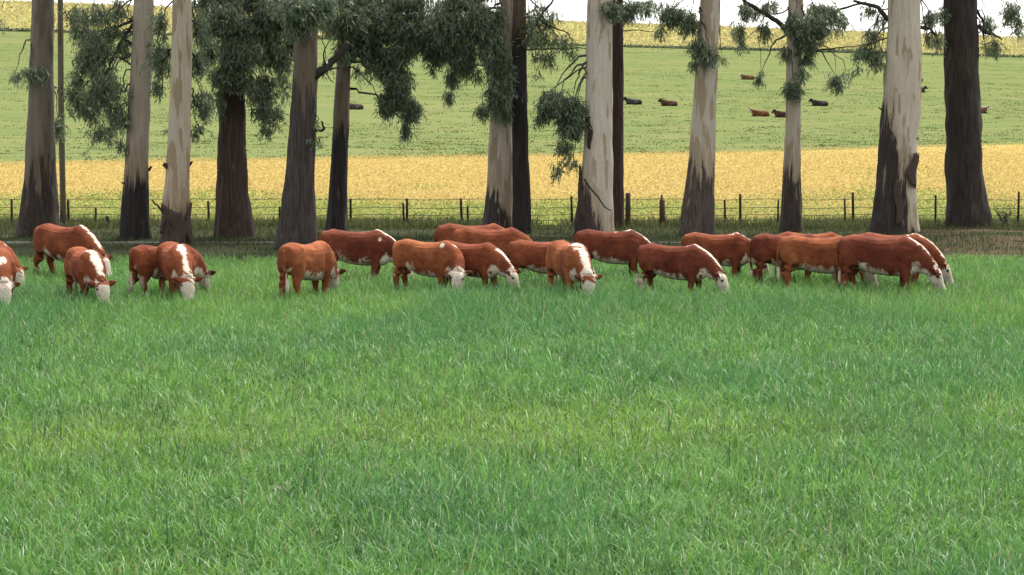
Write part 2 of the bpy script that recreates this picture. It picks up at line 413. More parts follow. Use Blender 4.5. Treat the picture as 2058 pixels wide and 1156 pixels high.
# tussocks on the hill pasture
nt_ = 9000
u = rng.random(nt_); ty = 140 * (418 / 140) ** u; tx = rng.uniform(-1, 1, nt_) * (0.2135 * ty + 4)
k = (ty > np.clip(174 + 0.65 * tx, 128, 245) + 2) & (vnoise(tx * 0.06, ty * 0.05, 61) > rng.uniform(0.1, 0.7, nt_)); tx, ty = tx[k], ty[k]
nb = 14
sz = rng.uniform(0.15, 0.75, len(tx)) * (ty / 230) ** 0.3
bx = np.repeat(tx, nb) + rng.normal(size=len(tx) * nb) * np.repeat(sz, nb) * 1.4
by = np.repeat(ty, nb) + rng.normal(size=len(tx) * nb) * np.repeat(sz, nb) * 0.5
n = len(bx); tone = np.repeat(rng.uniform(0.6, 1.25, len(tx)), nb)[:, None]
c = np.where(rng.random((n, 1)) < 0.75, np.array((0.058, 0.080, 0.026)), np.array((0.098, 0.110, 0.043))) * tone
pb = blades(np.stack([bx, by, H(bx, by) - 0.01], -1), rng.uniform(0.06, 0.17, n), rng.uniform(0.06, 0.14, n), rng.uniform(0, 0.5, n), rng.uniform(0, 6.28, n), rng.uniform(0.2, 1.2, n), c, 2)
tag(obj('hill_tussocks', np_mesh('hill_tussocks', *pb[:3], pb[3]), M_weed), 'dark grass tussocks dotted over the pale green hill pasture', 'grass tussocks', kind='stuff')

# hedge line on the hill
n = 26000
hx = rng.uniform(-118, 118, n); hy = 417.5 + rng.normal(0, 0.45, n)
hz = H(hx, hy) + rng.random(n) * (0.25 + 0.75 * vnoise(hx * 0.12, hx * 0, 3)) * 0.6
d = rng.normal(size=(n, 3)); d /= np.linalg.norm(d, axis=1, keepdims=True)
ln = rng.uniform(0.25, 0.5, n)
co, q, c = leaf_mesh(np.stack([hx, hy, hz], -1), d, perp(d), ln, ln * 0.6, np.array((0.06, 0.08, 0.035)) * rng.uniform(0.6, 1.5, (n, 1)))
tag(obj('hedge', np_mesh('hedge', co, q, None, c), M_leaf), 'low dark hedge line across the hill below the yellow skyline crop', 'hedge')

# ------------------------------------------------------------------ tubes
def ring_tube(path, rad, segs=8, noisef=None, cap=True):
    path = np.asarray(path, float); rad = np.asarray(rad, float)
    n = len(path); T = np.gradient(path, axis=0); T /= np.linalg.norm(T, axis=1, keepdims=True) + 1e-9
    ref = np.array([0, 1.0, 0]) if abs(T[:, 1]).mean() < 0.7 else np.array([1.0, 0, 0])
    U = np.cross(ref, T); U /= np.linalg.norm(U, axis=1, keepdims=True) + 1e-9
    V = np.cross(T, U)
    a = np.linspace(0, 2 * math.pi, segs, endpoint=False)
    co = np.zeros((n, segs, 3))
    for k in range(n):
        r = rad[k] * (np.ones(segs) if noisef is None else noisef(a, k))
        co[k] = path[k] + (np.cos(a) * r)[:, None] * U[k] + (np.sin(a) * r)[:, None] * V[k]
    co = co.reshape(-1, 3)
    i = np.arange(n - 1)[:, None] * segs; j = np.arange(segs)[None]; jn = (j + 1) % segs
    q = np.stack([i + j, i + jn, i + segs + jn, i + segs + j], -1).reshape(-1, 4)
    if cap:
        top = len(co); co = np.vstack([co, path[0], path[-1]])
        j = np.arange(segs); jn = (j + 1) % segs
        tr = np.concatenate([np.stack([jn, j, j * 0 + top], -1), np.stack([j + (n - 1) * segs, jn + (n - 1) * segs, j * 0 + top + 1], -1)])
    else: tr = None
    return co, q, tr
def tubes_mesh(name, tubes, segs=6):
    cos, qs, ts = [], [], []; off = 0
    for path, rad in tubes:
        co, q, t = ring_tube(path, rad, segs); cos.append(co); qs.append(q + off); ts.append(t + off); off += len(co)
    return np_mesh(name, np.concatenate(cos), np.concatenate(qs), np.concatenate(ts), smooth=True)
def wiggle(a, b, n, sag=0.0, amp=0.06):
    a, b = np.asarray(a, float), np.asarray(b, float); t = np.linspace(0, 1, n)[:, None]
    L = np.linalg.norm(b - a)
    p = a + (b - a) * t; p[:, 2] += (sag * 4 * t * (1 - t))[:, 0]
    off = rng.normal(size=(n, 3)) * amp * L; off[0] = 0; off[-1] = 0
    return p + off

# ------------------------------------------------------------------ trees
LEAF_A, LEAF_B, LEAF_C = np.array((0.054, 0.077, 0.040)), np.array((0.104, 0.142, 0.068)), np.array((0.17, 0.20, 0.115))
def cluster_leaves(cen, rx, ry, rz, lai, size=(0.10, 0.20), droop=1.0, dens=4.2):
    # strands of drooping leaves inside an ellipsoid (metres)
    area = math.pi * rx * rz
    nleaf = max(10, int(lai * dens * area / 0.0026 * (0.15 / (sum(size) / 2)) ** 2))
    per = 11; ns = max(2, nleaf // per)
    g = rng.normal(size=(ns, 3)); g /= np.linalg.norm(g, axis=1, keepdims=True); g *= rng.random((ns, 1)) ** 0.42
    # clumpiness: pull the strands toward a few sub-centres
    nc = max(2, int(ns ** 0.5 / 1.6)); sub = g[rng.integers(0, ns, nc)]
    g = lerp(g, sub[rng.integers(0, nc, ns)], rng.uniform(0.1, 0.75 if lai > 1.25 else 0.4, ns)[:, None])
    st = cen + g * np.array((rx, ry, rz))
    sd = rng.normal(size=(ns, 3)) * 0.55; sd[:, 2] -= 0.9 * droop; sd /= np.linalg.norm(sd, axis=1, keepdims=True)
    sl = rng.uniform(0.2, 0.55, ns) * (0.5 + 0.6 * min(1.2, rz))
    tone = rng.random(ns)
    P = np.repeat(st, per, 0); t = np.tile(np.linspace(0, 1, per), ns) + rng.uniform(-0.05, 0.05, ns * per)
    P = P + np.repeat(sd * sl[:, None], per, 0) * t[:, None] + rng.normal(size=P.shape) * 0.025
    d = np.repeat(sd, per, 0) * 0.4 + rng.normal(size=P.shape) * 0.5; d[:, 2] -= 0.55 * droop
    d /= np.linalg.norm(d, axis=1, keepdims=True)
    n = len(P); ln = rng.uniform(*size, n); wd = ln * rng.uniform(0.13, 0.22, n)
    tt = np.clip(np.repeat(tone, per) * 0.8 + rng.normal(0, 0.22, n), 0, 1)[:, None]
    c = lerp(LEAF_A, LEAF_B, np.clip(tt * 1.6, 0, 1)); c = lerp(c, LEAF_C, np.clip(tt * 2.2 - 1.35, 0, 1))
    co, q, cl = leaf_mesh(P, d, perp(d), ln, wd, c)
    strands = [(np.stack([st[k], st[k] + sd[k] * sl[k]]), (0.008, 0.004)) for k in range(0, ns, 2)]
    return co, q, cl, strands
TG = 'eucalyptus trees in the row behind the cattle'
def tree(d, prof, bark, label, clusters=(), limbs=(), lean_top=0.0, crown_n=9, rough=1.0, height=17.5, stubs=(), flaps=(), seed=0, stem_name='trunk'):
    global rng
    rng = np.random.default_rng(1000 + seed)
    b = at(prof[0][1], prof[0][0], d); gz = float(H(b[0], d))
    base = np.array([b[0], d, gz])
    root = empty('eucalyptus_tree', base); tag(root, label, 'tree', TG)
    pts = [(at(cx, py, d), w / F * d) for py, cx, w in prof]
    zs = np.array([p[0][2] for p in pts]) - gz; xs_ = np.array([p[0][0] for p in pts]) - base[0]; ws = np.array([p[1] for p in pts]) * 0.5
    zs[0] = -0.15
    # go on above the frame
    slope = (xs_[-1] - xs_[-2]) / max(0.3, zs[-1] - zs[-2])
    zs = np.append(zs, [zs[-1] + 4, height]); xs_ = np.append(xs_, [xs_[-1] + slope * 4 * 0.8, xs_[-1] + slope * 6 + lean_top]); ws = np.append(ws, [ws[-1] * 0.78, ws[-1] * 0.22])
    Z = np.concatenate([np.arange(-0.15, 8.2, 0.16), np.arange(8.4, height, 0.7), [height]])
    Xc = np.interp(Z, zs, xs_); Rr = np.interp(Z, zs, ws)
    Xc = np.convolve(np.pad(Xc, 3, 'edge'), np.ones(7) / 7, 'valid'); Rr = np.convolve(np.pad(Rr, 3, 'edge'), np.ones(7) / 7, 'valid')
    path = np.stack([Xc, 0.03 * np.sin(Z * 0.7 + seed), Z], -1)
    ph = rng.uniform(0, 6.28, 5)
    def nf(a, k):
        z = Z[k]; fl = math.exp(-max(z, 0) / 0.9)
        r = 1 + 0.10 * fl * np.sin(3 * a + ph[0]) + 0.07 * fl * np.sin(5 * a + ph[1]) + 0.035 * np.sin(2 * a + ph[2] + z * 0.5)
        r = r + rough * 0.05 * (vnoise(a * 3.0 + 20, a * 0 + z * 2.2, seed) - 0.5) * 2 + rough * 0.035 * (vnoise(a * 7 + 5, a * 0 + z * 1.1, seed + 5) - 0.5) * 2
        return r
    co, q, t = ring_tube(path, Rr, 40, nf)
    tr = obj(stem_name, np_mesh(stem_name, co, q, t, smooth=True), bark, root)
    loc = lambda px, py, dd=0.0: at(px, py, d + dd) - base
    # broken stubs / knots
    for (px, py, ex, ey, r0, dd) in stubs:
        a = loc(px, py, dd); e = loc(ex, ey, dd - 0.1)
        obj('branch_stub', tubes_mesh('branch_stub', [(wiggle(a, e, 5, 0, 0.05), np.linspace(r0, r0 * 0.55, 5))], 8), M_twig, root)
    for (px, py, wpx, hpx, ang) in flaps:     # peeling bark strips
        x0 = loc(px, py)[0]; z0 = loc(px, py)[2]; wd = wpx / F * d; ht = hpx / F * d
        i = np.argmin(abs(Z - z0)); rr = Rr[i]
        g = np.linspace(0, 1, 9); cs = []
        for s in np.linspace(-0.5, 0.5, 5):
            for v_ in g:
                zz = z0 - ht * v_; k = np.argmin(abs(Z - zz)); rad = Rr[k] * 1.07 + 0.07 * (1 - v_) ** 2 + 0.012
                aa = math.asin(np.clip((x0 - Xc[k]) / Rr[k], -0.97, 0.97)) + (s * (0.45 + 0.75 * math.sin(math.pi * (0.15 + 0.75 * v_))) + 0.25 * math.sin(v_ * 7 + px)) * wd / rad
                cs.append((Xc[k] + math.sin(aa) * rad, -math.cos(aa) * rad, zz + 0.05 * rng.normal() * (v_ in (0, 1))))
        cs = np.array(cs); inner = cs.copy(); inner[:, 1] += 0.025
        qq = []
        for a_ in range(4):
            for b_ in range(8):
                k = a_ * 9 + b_; qq.append((k, k + 9, k + 10, k + 1)); qq.append((45 + k, 46 + k, 55 + k, 54 + k))
        for b_ in range(8): qq += [(b_, b_ + 1, 46 + b_, 45 + b_), (36 + b_ + 1, 36 + b_, 81 + b_, 82 + b_)]
        for a_ in range(4): qq += [(a_ * 9 + 9, a_ * 9, 45 + a_ * 9, 54 + a_ * 9), (a_ * 9 + 8, a_ * 9 + 17, 62 + a_ * 9, 53 + a_ * 9)]
        obj('bark_strip', np_mesh('bark_strip', np.vstack([cs, inner]), np.array(qq), smooth=False), M_strip, root)
    # limbs in view: list of pixel polylines with start/end radius
    for pl, r0, r1, dd in limbs:
        pp = [loc(px, py, dd * k / max(1, len(pl) - 1)) for k, (px, py) in enumerate(pl)]
        path_ = np.concatenate([wiggle(pp[i], pp[i + 1], 5, 0, 0.025)[(0 if i == 0 else 1):] for i in range(len(pp) - 1)])
        obj('branch', tubes_mesh('branch', [(path_, np.linspace(r0, r1, len(path_)))], 7), M_twig, root)
    # leaf clusters in view
    cos, qs, cls, tw = [], [], [], []; off = 0
    def add(co, q, cl):
        nonlocal off
        cos.append(co); qs.append(q + off); cls.append(cl); off += len(co)
    ppm = F / d
    for (px, py, rx, ry, lai, dd) in clusters:
        cen = loc(px, py, dd)
        ex = rx / ppm; ez = ry / ppm
        # strands hang below their start, so lift the start ellipsoid
        co, q, cl, st = cluster_leaves(cen + np.array((0, 0, min(0.12, ez * 0.2))), ex * 0.92, min(1.2, max(0.3, (ex + ez) * 0.5)), ez * 0.85, lai)
        add(co, q, cl); tw += st
        # a feeder twig from the trunk side above
        k = np.argmin(abs(Z - (cen[2] + 1.2 * ez + 0.8)))
        start = np.array([Xc[k], 0, Z[k]]) + np.sign(cen[0] - Xc[k]) * np.array([Rr[k] * 0.8, 0, 0])
        path_ = wiggle(start, cen + np.array((0, 0, ez * 0.4)), 8, 0.25, 0.03)
        tw.append((path_, np.linspace(0.03 if lai < 1.4 else 0.045, 0.008, 8)))
    # crown above the frame
    for k in range(crown_n):
        zz = rng.uniform(9.3, height + 1.0); a = rng.uniform(0, 6.28); rr = rng.uniform(0.6, 3.4) * (1.15 - 0.5 * (zz - 9) / (height - 9))
        i = np.argmin(abs(Z - zz)); cen = np.array([Xc[i] + math.cos(a) * rr, math.sin(a) * rr, zz])
        co, q, cl, st = cluster_leaves(cen, rng.uniform(1.2, 2.0), rng.uniform(1.2, 2.0), rng.uniform(0.7, 1.2), 0.9, (0.32, 0.55), 1.0, 1.0)
        add(co, q, cl)
        i0 = np.argmin(abs(Z - (zz - 1.6)))
        tw.append((wiggle((Xc[i0], 0, Z[i0]), cen, 6, 0, 0.03), np.linspace(0.09, 0.02, 6)))
    if cos:
        tris = []
        for path_, rad_ in tw:
            co, q, t = ring_tube(path_, rad_, 5); tris.append(t + off)
            add(co, q, np.tile(np.array((0.03, 0.025, 0.02)), (len(co), 1)))
        obj('crown', np_mesh('crown', np.concatenate(cos), np.concatenate(qs), np.concatenate(tris), np.concatenate(cls)), M_leaf, root)
    return root
M_strip = simple_mat('peeling_bark', (0.028, 0.02, 0.016), (0.075, 0.055, 0.042), 5, 0.9, (8, 8, 0.8))
GREY, PALE, WHITE_ = (0.19, 0.18, 0.165), (0.32, 0.29, 0.25), (0.40, 0.38, 0.35)
DBRN, DBLK, DRED = (0.050, 0.036, 0.028), (0.028, 0.023, 0.020), (0.062, 0.038, 0.028)
B = bark_mat
tree(72.7, [(476, 78, 94), (440, 79, 76), (390, 81, 68), (340, 81, 60), (250, 82, 54), (120, 84, 49), (0, 87, 45)], B('bark_slate', (0.115, 0.105, 0.095), DBRN, 1.9, 3.2, 0.0, 0.6),
     'thick slate grey gum tree at the far left with a flared dark base', [(62, 148, 42, 24, 0.8, -0.4), (30, 152, 20, 12, 0.6, 0.2), (5, 40, 8, 60, 0.15, 0.5), (118, 250, 16, 26, 1.2, 0.6)], seed=1)
tree(78.2, [(452, 127, 13), (380, 126, 12), (200, 123, 12), (0, 121, 11)], B('bark_pole', (0.10, 0.095, 0.07), DBRN, 0.4, 0.6), 'very thin straight sapling at the fence beside the slate grey gum',
     [(118, 262, 12, 30, 1.0, 0.0)], crown_n=2, rough=0.3, height=11, seed=2)
tree(71.4, [(480, 268, 64), (440, 269, 58), (380, 273, 52), (300, 276, 48), (150, 283, 43), (0, 289, 39)], B('bark_cream', (0.26, 0.235, 0.205), DBLK, 1.75, 0.9, 0.0, 0.66),
     'pale cream gum with a blackened base, drooping leafy boughs on its left', [(200, 30, 58, 32, 0.8, -0.5), (165, 60, 28, 50, 0.7, 0.3), (195, 110, 52, 45, 1.0, -0.3), (150, 175, 24, 45, 0.8, 0.3), (215, 185, 55, 50, 1.0, -0.5), (180, 215, 42, 40, 0.9, 0.2), (235, 235, 38, 40, 0.9, -0.4), (205, 265, 40, 32, 0.7, 0.2), (245, 292, 12, 20, 0.9, -0.2), (175, 310, 8, 8, 0.4, 0), (250, 90, 22, 45, 0.9, 0.8), (240, 15, 30, 22, 0.7, 0.2), (150, 25, 22, 24, 0.7, 0.3), (175, 130, 36, 40, 0.7, 0.5), (205, 150, 40, 36, 0.7, 0.4), (145, 215, 18, 40, 0.6, 0.3), (225, 60, 34, 30, 0.7, -0.2), (190, 75, 40, 26, 0.7, 0.4)],
     [([(275, 38), (245, 50), (222, 62)], 0.06, 0.025, -0.3), ([(268, 48), (240, 90), (222, 125), (208, 172), (190, 185)], 0.055, 0.015, -0.6), ([(265, 90), (235, 70), (205, 78)], 0.04, 0.015, -0.4), ([(262, 130), (240, 112), (215, 150), (212, 215)], 0.03, 0.01, 0.4)],
     stubs=[(252, 372, 244, 366, 0.035, -0.2), (298, 342, 304, 335, 0.05, 0)], seed=3)
tree(69.0, [(490, 353, 66), (440, 352, 58), (400, 354, 52), (330, 358, 46), (150, 364, 42), (0, 366, 40)], B('bark_fawn', PALE, (0.075, 0.055, 0.042), 0.85, 1.5, -0.5, 0.60),
     'pale fawn gum with a knob on its trunk and brown peeling bark at the foot', [(320, 120, 26, 60, 1.3, 0.9), (322, 50, 22, 42, 0.9, 0.8), (318, 175, 20, 22, 1.0, 0.9), (400, 130, 22, 50, 1.0, 0.8), (405, 210, 26, 50, 1.0, 0.7), (400, 60, 22, 50, 0.9, 0.8), (398, 262, 18, 22, 0.7, 0.6), (340, 262, 5, 10, 0.7, 0.1)],
     [([(385, 40), (410, 58)], 0.03, 0.015, 0)], stubs=[(344, 338, 328, 330, 0.10, -0.1), (380, 332, 386, 326, 0.05, 0.1), (330, 430, 306, 402, 0.035, -0.3), (333, 440, 322, 470, 0.05, -0.4)],
     flaps=[(362, 425, 30, 62, 0), (378, 402, 12, 80, 0), (338, 410, 16, 60, 0)], seed=4)
tree(72.7, [(476, 470, 84), (440, 469, 70), (380, 466, 63), (300, 466, 57), (200, 466, 51), (100, 468, 47), (0, 470, 44)], B('bark_umber', (0.11, 0.075, 0.06), DRED, 5.0, 2.5, 0.0, 0.55),
     'dark umber rough barked gum wrapped in dense foliage on its upper half', [(450, 40, 62, 50, 2.4, -1.0), (540, 40, 62, 50, 2.2, -0.6), (480, 110, 60, 42, 2.4, -1.1), (555, 110, 40, 55, 1.8, -0.3), (445, 150, 34, 32, 1.5, -1.0), (530, 180, 40, 48, 1.5, -0.2), (500, 170, 20, 45, 1.2, -1.0), (548, 230, 30, 34, 1.0, 0.2), (535, 262, 14, 24, 1.1, 0), (440, 205, 14, 35, 0.9, -0.6), (425, 100, 20, 50, 1.3, 0.5), (430, 5, 50, 30, 2.2, -0.6), (520, 0, 60, 32, 2.4, -0.2), (575, 30, 40, 40, 2.2, -0.1), (500, 70, 50, 40, 2.2, -0.6), (585, 80, 20, 40, 1.4, 0.2), (410, 50, 14, 60, 1.2, 0.2), (570, 160, 20, 60, 0.6, 0.4), (520, 225, 22, 30, 0.9, -0.2)],
     crown_n=11, rough=1.6, seed=5)
tree(66.7, [(502, 594, 86), (460, 597, 74), (400, 599, 62), (330, 602, 58), (280, 606, 54), (200, 611, 51), (100, 615, 47), (0, 618, 44)], B('bark_brown', (0.10, 0.083, 0.07), (0.065, 0.05, 0.042), 4.2, 2.5, 0.0, 0.6),
     'thick dark brown gum leaning right with a forked side branch at mid height', [(600, 20, 45, 40, 2.2, -0.9), (640, 5, 45, 30, 2.4, -0.5), (630, 30, 18, 40, 1.6, -0.8), (590, 60, 22, 36, 1.5, -0.8), (637, 285, 8, 16, 0.9, -0.3), (635, 245, 10, 12, 0.4, -0.3), (655, 130, 16, 30, 0.35, 0)],
     [([(630, 155), (660, 132), (688, 102), (700, 85)], 0.13, 0.07, -0.1), ([(632, 150), (660, 140), (685, 134)], 0.05, 0.02, -0.5), ([(655, 135), (650, 110), (662, 80)], 0.03, 0.01, 0), ([(632, 262), (648, 262), (652, 258), (646, 244)], 0.045, 0.025, -0.4), ([(650, 138), (663, 160), (672, 168)], 0.02, 0.008, 0)],
     rough=1.5, seed=6)
tree(75.5, [(466, 675, 48), (420, 678, 40), (350, 681, 36), (270, 684, 34), (180, 689, 30), (90, 692, 27), (0, 695, 24)], B('bark_twotone', (0.13, 0.115, 0.10), DBLK, 3.1, 0.9, 0.0, 0.6),
     'slender gum with grey upper trunk and blackened lower half beside the forked tree', [(700, 50, 60, 55, 2.6, -1.0), (670, 30, 40, 45, 2.2, -0.4), (720, 0, 70, 30, 2.6, -0.5), (820, 0, 70, 30, 2.6, -0.4), (740, 80, 60, 36, 2.2, -0.2), (775, 135, 34, 34, 1.8, -0.6), (770, 45, 60, 55, 2.6, -0.6), (700, 100, 36, 28, 1.8, -0.8), (750, 110, 40, 36, 2.0, -0.4), (835, 60, 55, 60, 2.6, -0.5), (800, 105, 40, 38, 2.2, -0.7), (802, 165, 36, 52, 2.2, -0.8), (785, 205, 34, 36, 1.9, -0.7), (825, 225, 26, 42, 1.8, -0.8), (815, 262, 14, 26, 1.4, -0.8), (770, 225, 14, 26, 0.9, -0.6), (745, 140, 12, 26, 0.9, 0), (715, 140, 10, 24, 0.8, 0)],
     [([(697, 70), (740, 45), (790, 60), (805, 120)], 0.07, 0.02, -0.6)], crown_n=11, rough=1.0, seed=7)
tree(75.0, [(468, 1000, 74), (430, 1002, 58), (380, 1004, 50), (250, 1008, 46), (120, 1016, 41), (0, 1024, 36)], B('bark_silver', (0.36, 0.33, 0.30), (0.055, 0.042, 0.034), 1.0, 1.8, 1.6, 0.6),
     'silvery gum with a brown patched base, half hidden by hanging foliage', [(900, 50, 60, 60, 2.5, -0.8), (930, 0, 70, 30, 2.6, -0.5), (865, 80, 40, 44, 2.2, -0.3), (925, 130, 30, 30, 1.4, -0.5), (985, 60, 26, 50, 2.0, -1.1), (1018, 150, 16, 60, 1.6, -1.1), (960, 50, 45, 60, 2.5, -1.0), (930, 110, 50, 40, 2.2, -0.8), (880, 110, 32, 34, 1.8, -0.3), (990, 110, 30, 60, 2.3, -1.1), (1002, 190, 30, 50, 2.2, -1.2), (1012, 225, 20, 22, 1.8, -1.2), (972, 222, 18, 20, 1.5, -0.7), (908, 155, 20, 26, 1.4, -0.5), (905, 192, 14, 16, 1.4, -0.5), (870, 140, 10, 16, 0.8, -0.2), (955, 150, 20, 20, 0.8, -0.5), (1000, 40, 14, 50, 1.4, -1.0)],
     crown_n=11, seed=8)
tree(74.2, [(471, 1048, 42), (420, 1048, 36), (330, 1046, 32), (150, 1043, 30), (0, 1044, 26)], B('bark_char', (0.08, 0.06, 0.05), DBLK, 6.0, 1.5),
     'narrow dark trunked gum pressed behind the silvery gum', [(1095, 30, 48, 34, 0.55, 0.4), (1085, 75, 42, 38, 0.55, 0.4), (1130, 90, 40, 32, 0.4, 0.6), (1095, 112, 40, 28, 0.45, 0.2), (1065, 60, 16, 60, 0.8, -0.3), (1150, 108, 22, 18, 0.35, 0.4), (1075, 150, 16, 16, 0.3, 0)],
     [([(1055, 60), (1085, 35), (1112, 0)], 0.05, 0.03, 0.2), ([(1056, 70), (1085, 42), (1112, 55), (1140, 66), (1152, 84)], 0.035, 0.012, 0.3), ([(1056, 90), (1088, 92), (1090, 118)], 0.03, 0.01, 0.1), ([(1056, 100), (1110, 98), (1178, 98)], 0.03, 0.014, 0.3)], rough=1.3, seed=9)
tree(73.5, [(475, 1191, 88), (430, 1195, 76), (380, 1198, 65), (300, 1202, 56), (200, 1204, 52), (100, 1204, 50), (0, 1205, 49)], B('bark_bone', WHITE_, (0.07, 0.05, 0.04), 1.0, 1.5, 2.6, 0.64),
     'broad bone white gum with brown bark down its left side and a leaning stick', [(1122, 215, 48, 34, 2.2, -0.2), (1140, 255, 36, 34, 2.2, -0.3), (1090, 225, 22, 34, 1.3, 0.1), (1110, 195, 36, 20, 1.6, 0.0), (1160, 235, 20, 50, 1.8, -0.3), (1150, 215, 22, 30, 1.6, -0.3), (1135, 300, 24, 26, 0.9, -0.1), (1120, 340, 16, 24, 0.8, 0), (1150, 325, 18, 24, 0.6, 0), (1230, 20, 26, 26, 1.8, -0.8), (1265, 20, 38, 26, 1.3, 0.2)],
     [([(1180, 240), (1160, 225), (1125, 230)], 0.03, 0.012, -0.1), ([(1182, 250), (1150, 280), (1135, 320)], 0.02, 0.008, 0)],
     stubs=[(1178, 238, 1186, 236, 0.05, -0.6), (1174, 360, 1228, 424, 0.03, -0.85)], flaps=[(1186, 238, 10, 60, 0), (1170, 330, 16, 110, 0)], seed=10)
tree(77.5, [(462, 1232, 40), (400, 1236, 34), (250, 1239, 28), (100, 1240, 26), (0, 1240, 25)], B('bark_rust', (0.10, 0.055, 0.04), DRED, 7.5, 1.5),
     'dark reddish trunk mostly hidden behind the broad bone white gum', [(1300, 8, 30, 14, 0.9, 0.3)], [([(1252, 62), (1285, 60), (1320, 66)], 0.02, 0.01, 0)], rough=1.3, crown_n=6, seed=11)
tree(73.8, [(472, 1399, 74), (430, 1402, 64), (350, 1408, 53), (250, 1414, 48), (100, 1422, 44), (0, 1428, 42)], B('bark_streaked', (0.36, 0.34, 0.31), (0.10, 0.075, 0.06), 1.95, 2.2, 0.5, 0.56),
     'streaked white and brown gum leaning right, standing alone beyond the wooden posts', [(1350, 30, 45, 34, 1.5, 0.3), (1385, 50, 26, 34, 1.6, 0.0), (1405, 95, 22, 26, 1.8, -0.7), (1425, 115, 24, 20, 1.6, -0.8), (1330, 60, 16, 22, 0.6, 0.3), (1300, 20, 20, 18, 0.9, 0.5), (1450, 115, 12, 14, 0.5, 0), (1395, 125, 14, 14, 0.9, -0.6)], seed=12)
tree(75.4, [(466, 1591, 50), (420, 1592, 43), (370, 1592, 38), (250, 1594, 31), (120, 1596, 31), (0, 1599, 29)], B('bark_thin', (0.33, 0.31, 0.28), (0.06, 0.045, 0.036), 1.7, 1.6, 0.2, 0.62),
     'thin pale gum with a bushy tuft half way and boughs spreading both ways', [(1500, 25, 34, 26, 0.8, 0.3), (1485, 65, 18, 28, 1.0, 0.2), (1492, 92, 10, 14, 1.1, 0.2), (1540, 60, 22, 26, 0.9, 0.1), (1545, 15, 30, 20, 0.9, 0.3), (1600, 55, 34, 34, 2.0, -0.6), (1640, 50, 40, 36, 2.0, -0.2), (1620, 88, 30, 26, 2.0, -0.4), (1665, 25, 40, 26, 1.4, 0.2), (1690, 45, 18, 26, 1.0, 0.3), (1594, 175, 24, 24, 2.4, -0.7), (1580, 100, 12, 22, 1.4, -0.6), (1625, 115, 14, 26, 1.3, -0.3), (1614, 148, 10, 24, 1.3, -0.5), (1529, 155, 8, 22, 1.5, 0), (1680, 162, 20, 22, 2.0, 0.1), (1700, 150, 7, 18, 0.8, 0.1), (1640, 15, 50, 16, 0.8, 0.4)],
     [([(1592, 72), (1570, 50), (1535, 26), (1500, 6), (1485, -10)], 0.09, 0.05, 0.2), ([(1604, 140), (1625, 112), (1650, 100), (1690, 96), (1740, 90)], 0.045, 0.012, 0.2), ([(1606, 60), (1640, 35), (1690, 18), (1740, 4)], 0.06, 0.03, 0.3), ([(1590, 105), (1570, 98), (1550, 100)], 0.02, 0.008, 0), ([(1535, 30), (1525, 80), (1529, 140)], 0.012, 0.006, 0), ([(1676, 100), (1680, 145)], 0.01, 0.006, 0)], seed=13)
tree(72.7, [(478, 1795, 96), (440, 1797, 86), (380, 1800, 78), (300, 1805, 76), (200, 1812, 72), (100, 1816, 67), (0, 1818, 62)], B('bark_half', (0.36, 0.335, 0.30), (0.048, 0.036, 0.030), 2.4, 2.6, 4.6, 0.63),
     'massive gum, half pale and half dark bark, behind the two rightmost cattle', [(1755, 70, 20, 26, 0.9, 0.2), (1735, 105, 30, 26, 0.9, 0.2), (1765, 120, 22, 34, 0.9, 0.1), (1720, 140, 8, 20, 0.6, 0.1), (1770, 40, 16, 20, 0.7, 0.3), (1745, 20, 30, 14, 0.7, 0.3), (1870, 40, 22, 30, 1.0, 0.3), (1882, 80, 18, 22, 1.0, 0.3), (1862, 75, 12, 18, 0.7, 0.3)],
     [([(1785, 40), (1765, 15), (1740, 8), (1715, 2)], 0.08, 0.04, 0.2), ([(1848, 55), (1870, 58), (1885, 78)], 0.06, 0.025, 0.3), ([(1786, 75), (1760, 85), (1735, 92)], 0.025, 0.01, 0)],
     stubs=[(1842, 165, 1852, 158, 0.12, 0.1), (1838, 283, 1846, 276, 0.03, -0.1), (1774, 225, 1766, 216, 0.03, 0)], flaps=[(1829, 308, 24, 66, 0), (1800, 360, 14, 90, 0)], rough=1.3, seed=14)
tree(77.0, [(462, 1943, 92), (430, 1943, 84), (350, 1939, 76), (250, 1936, 73), (120, 1932, 68), (0, 1930, 64)], B('bark_ebony', (0.085, 0.066, 0.05), (0.042, 0.032, 0.025), 7.8, 1.5, 0.0, 0.58),
     'very dark brown rough barked gum at the far right edge of the row', [(1985, 50, 18, 30, 1.0, 0.2), (2000, 98, 14, 26, 1.2, 0.1), (2030, 25, 26, 34, 1.2, 0.4), (2048, 50, 12, 28, 1.1, 0.4), (1980, 95, 12, 14, 0.7, 0.1), (1895, 30, 14, 30, 0.9, -0.2), (1892, 80, 10, 18, 0.7, -0.3)],
     [([(1966, 50), (1980, 65), (1998, 70), (2014, 80)], 0.08, 0.02, 0.1), ([(1962, 20), (1975, 40), (1978, 80)], 0.05, 0.02, 0.2)], rough=1.7, seed=15)
rng = np.random.default_rng(99)

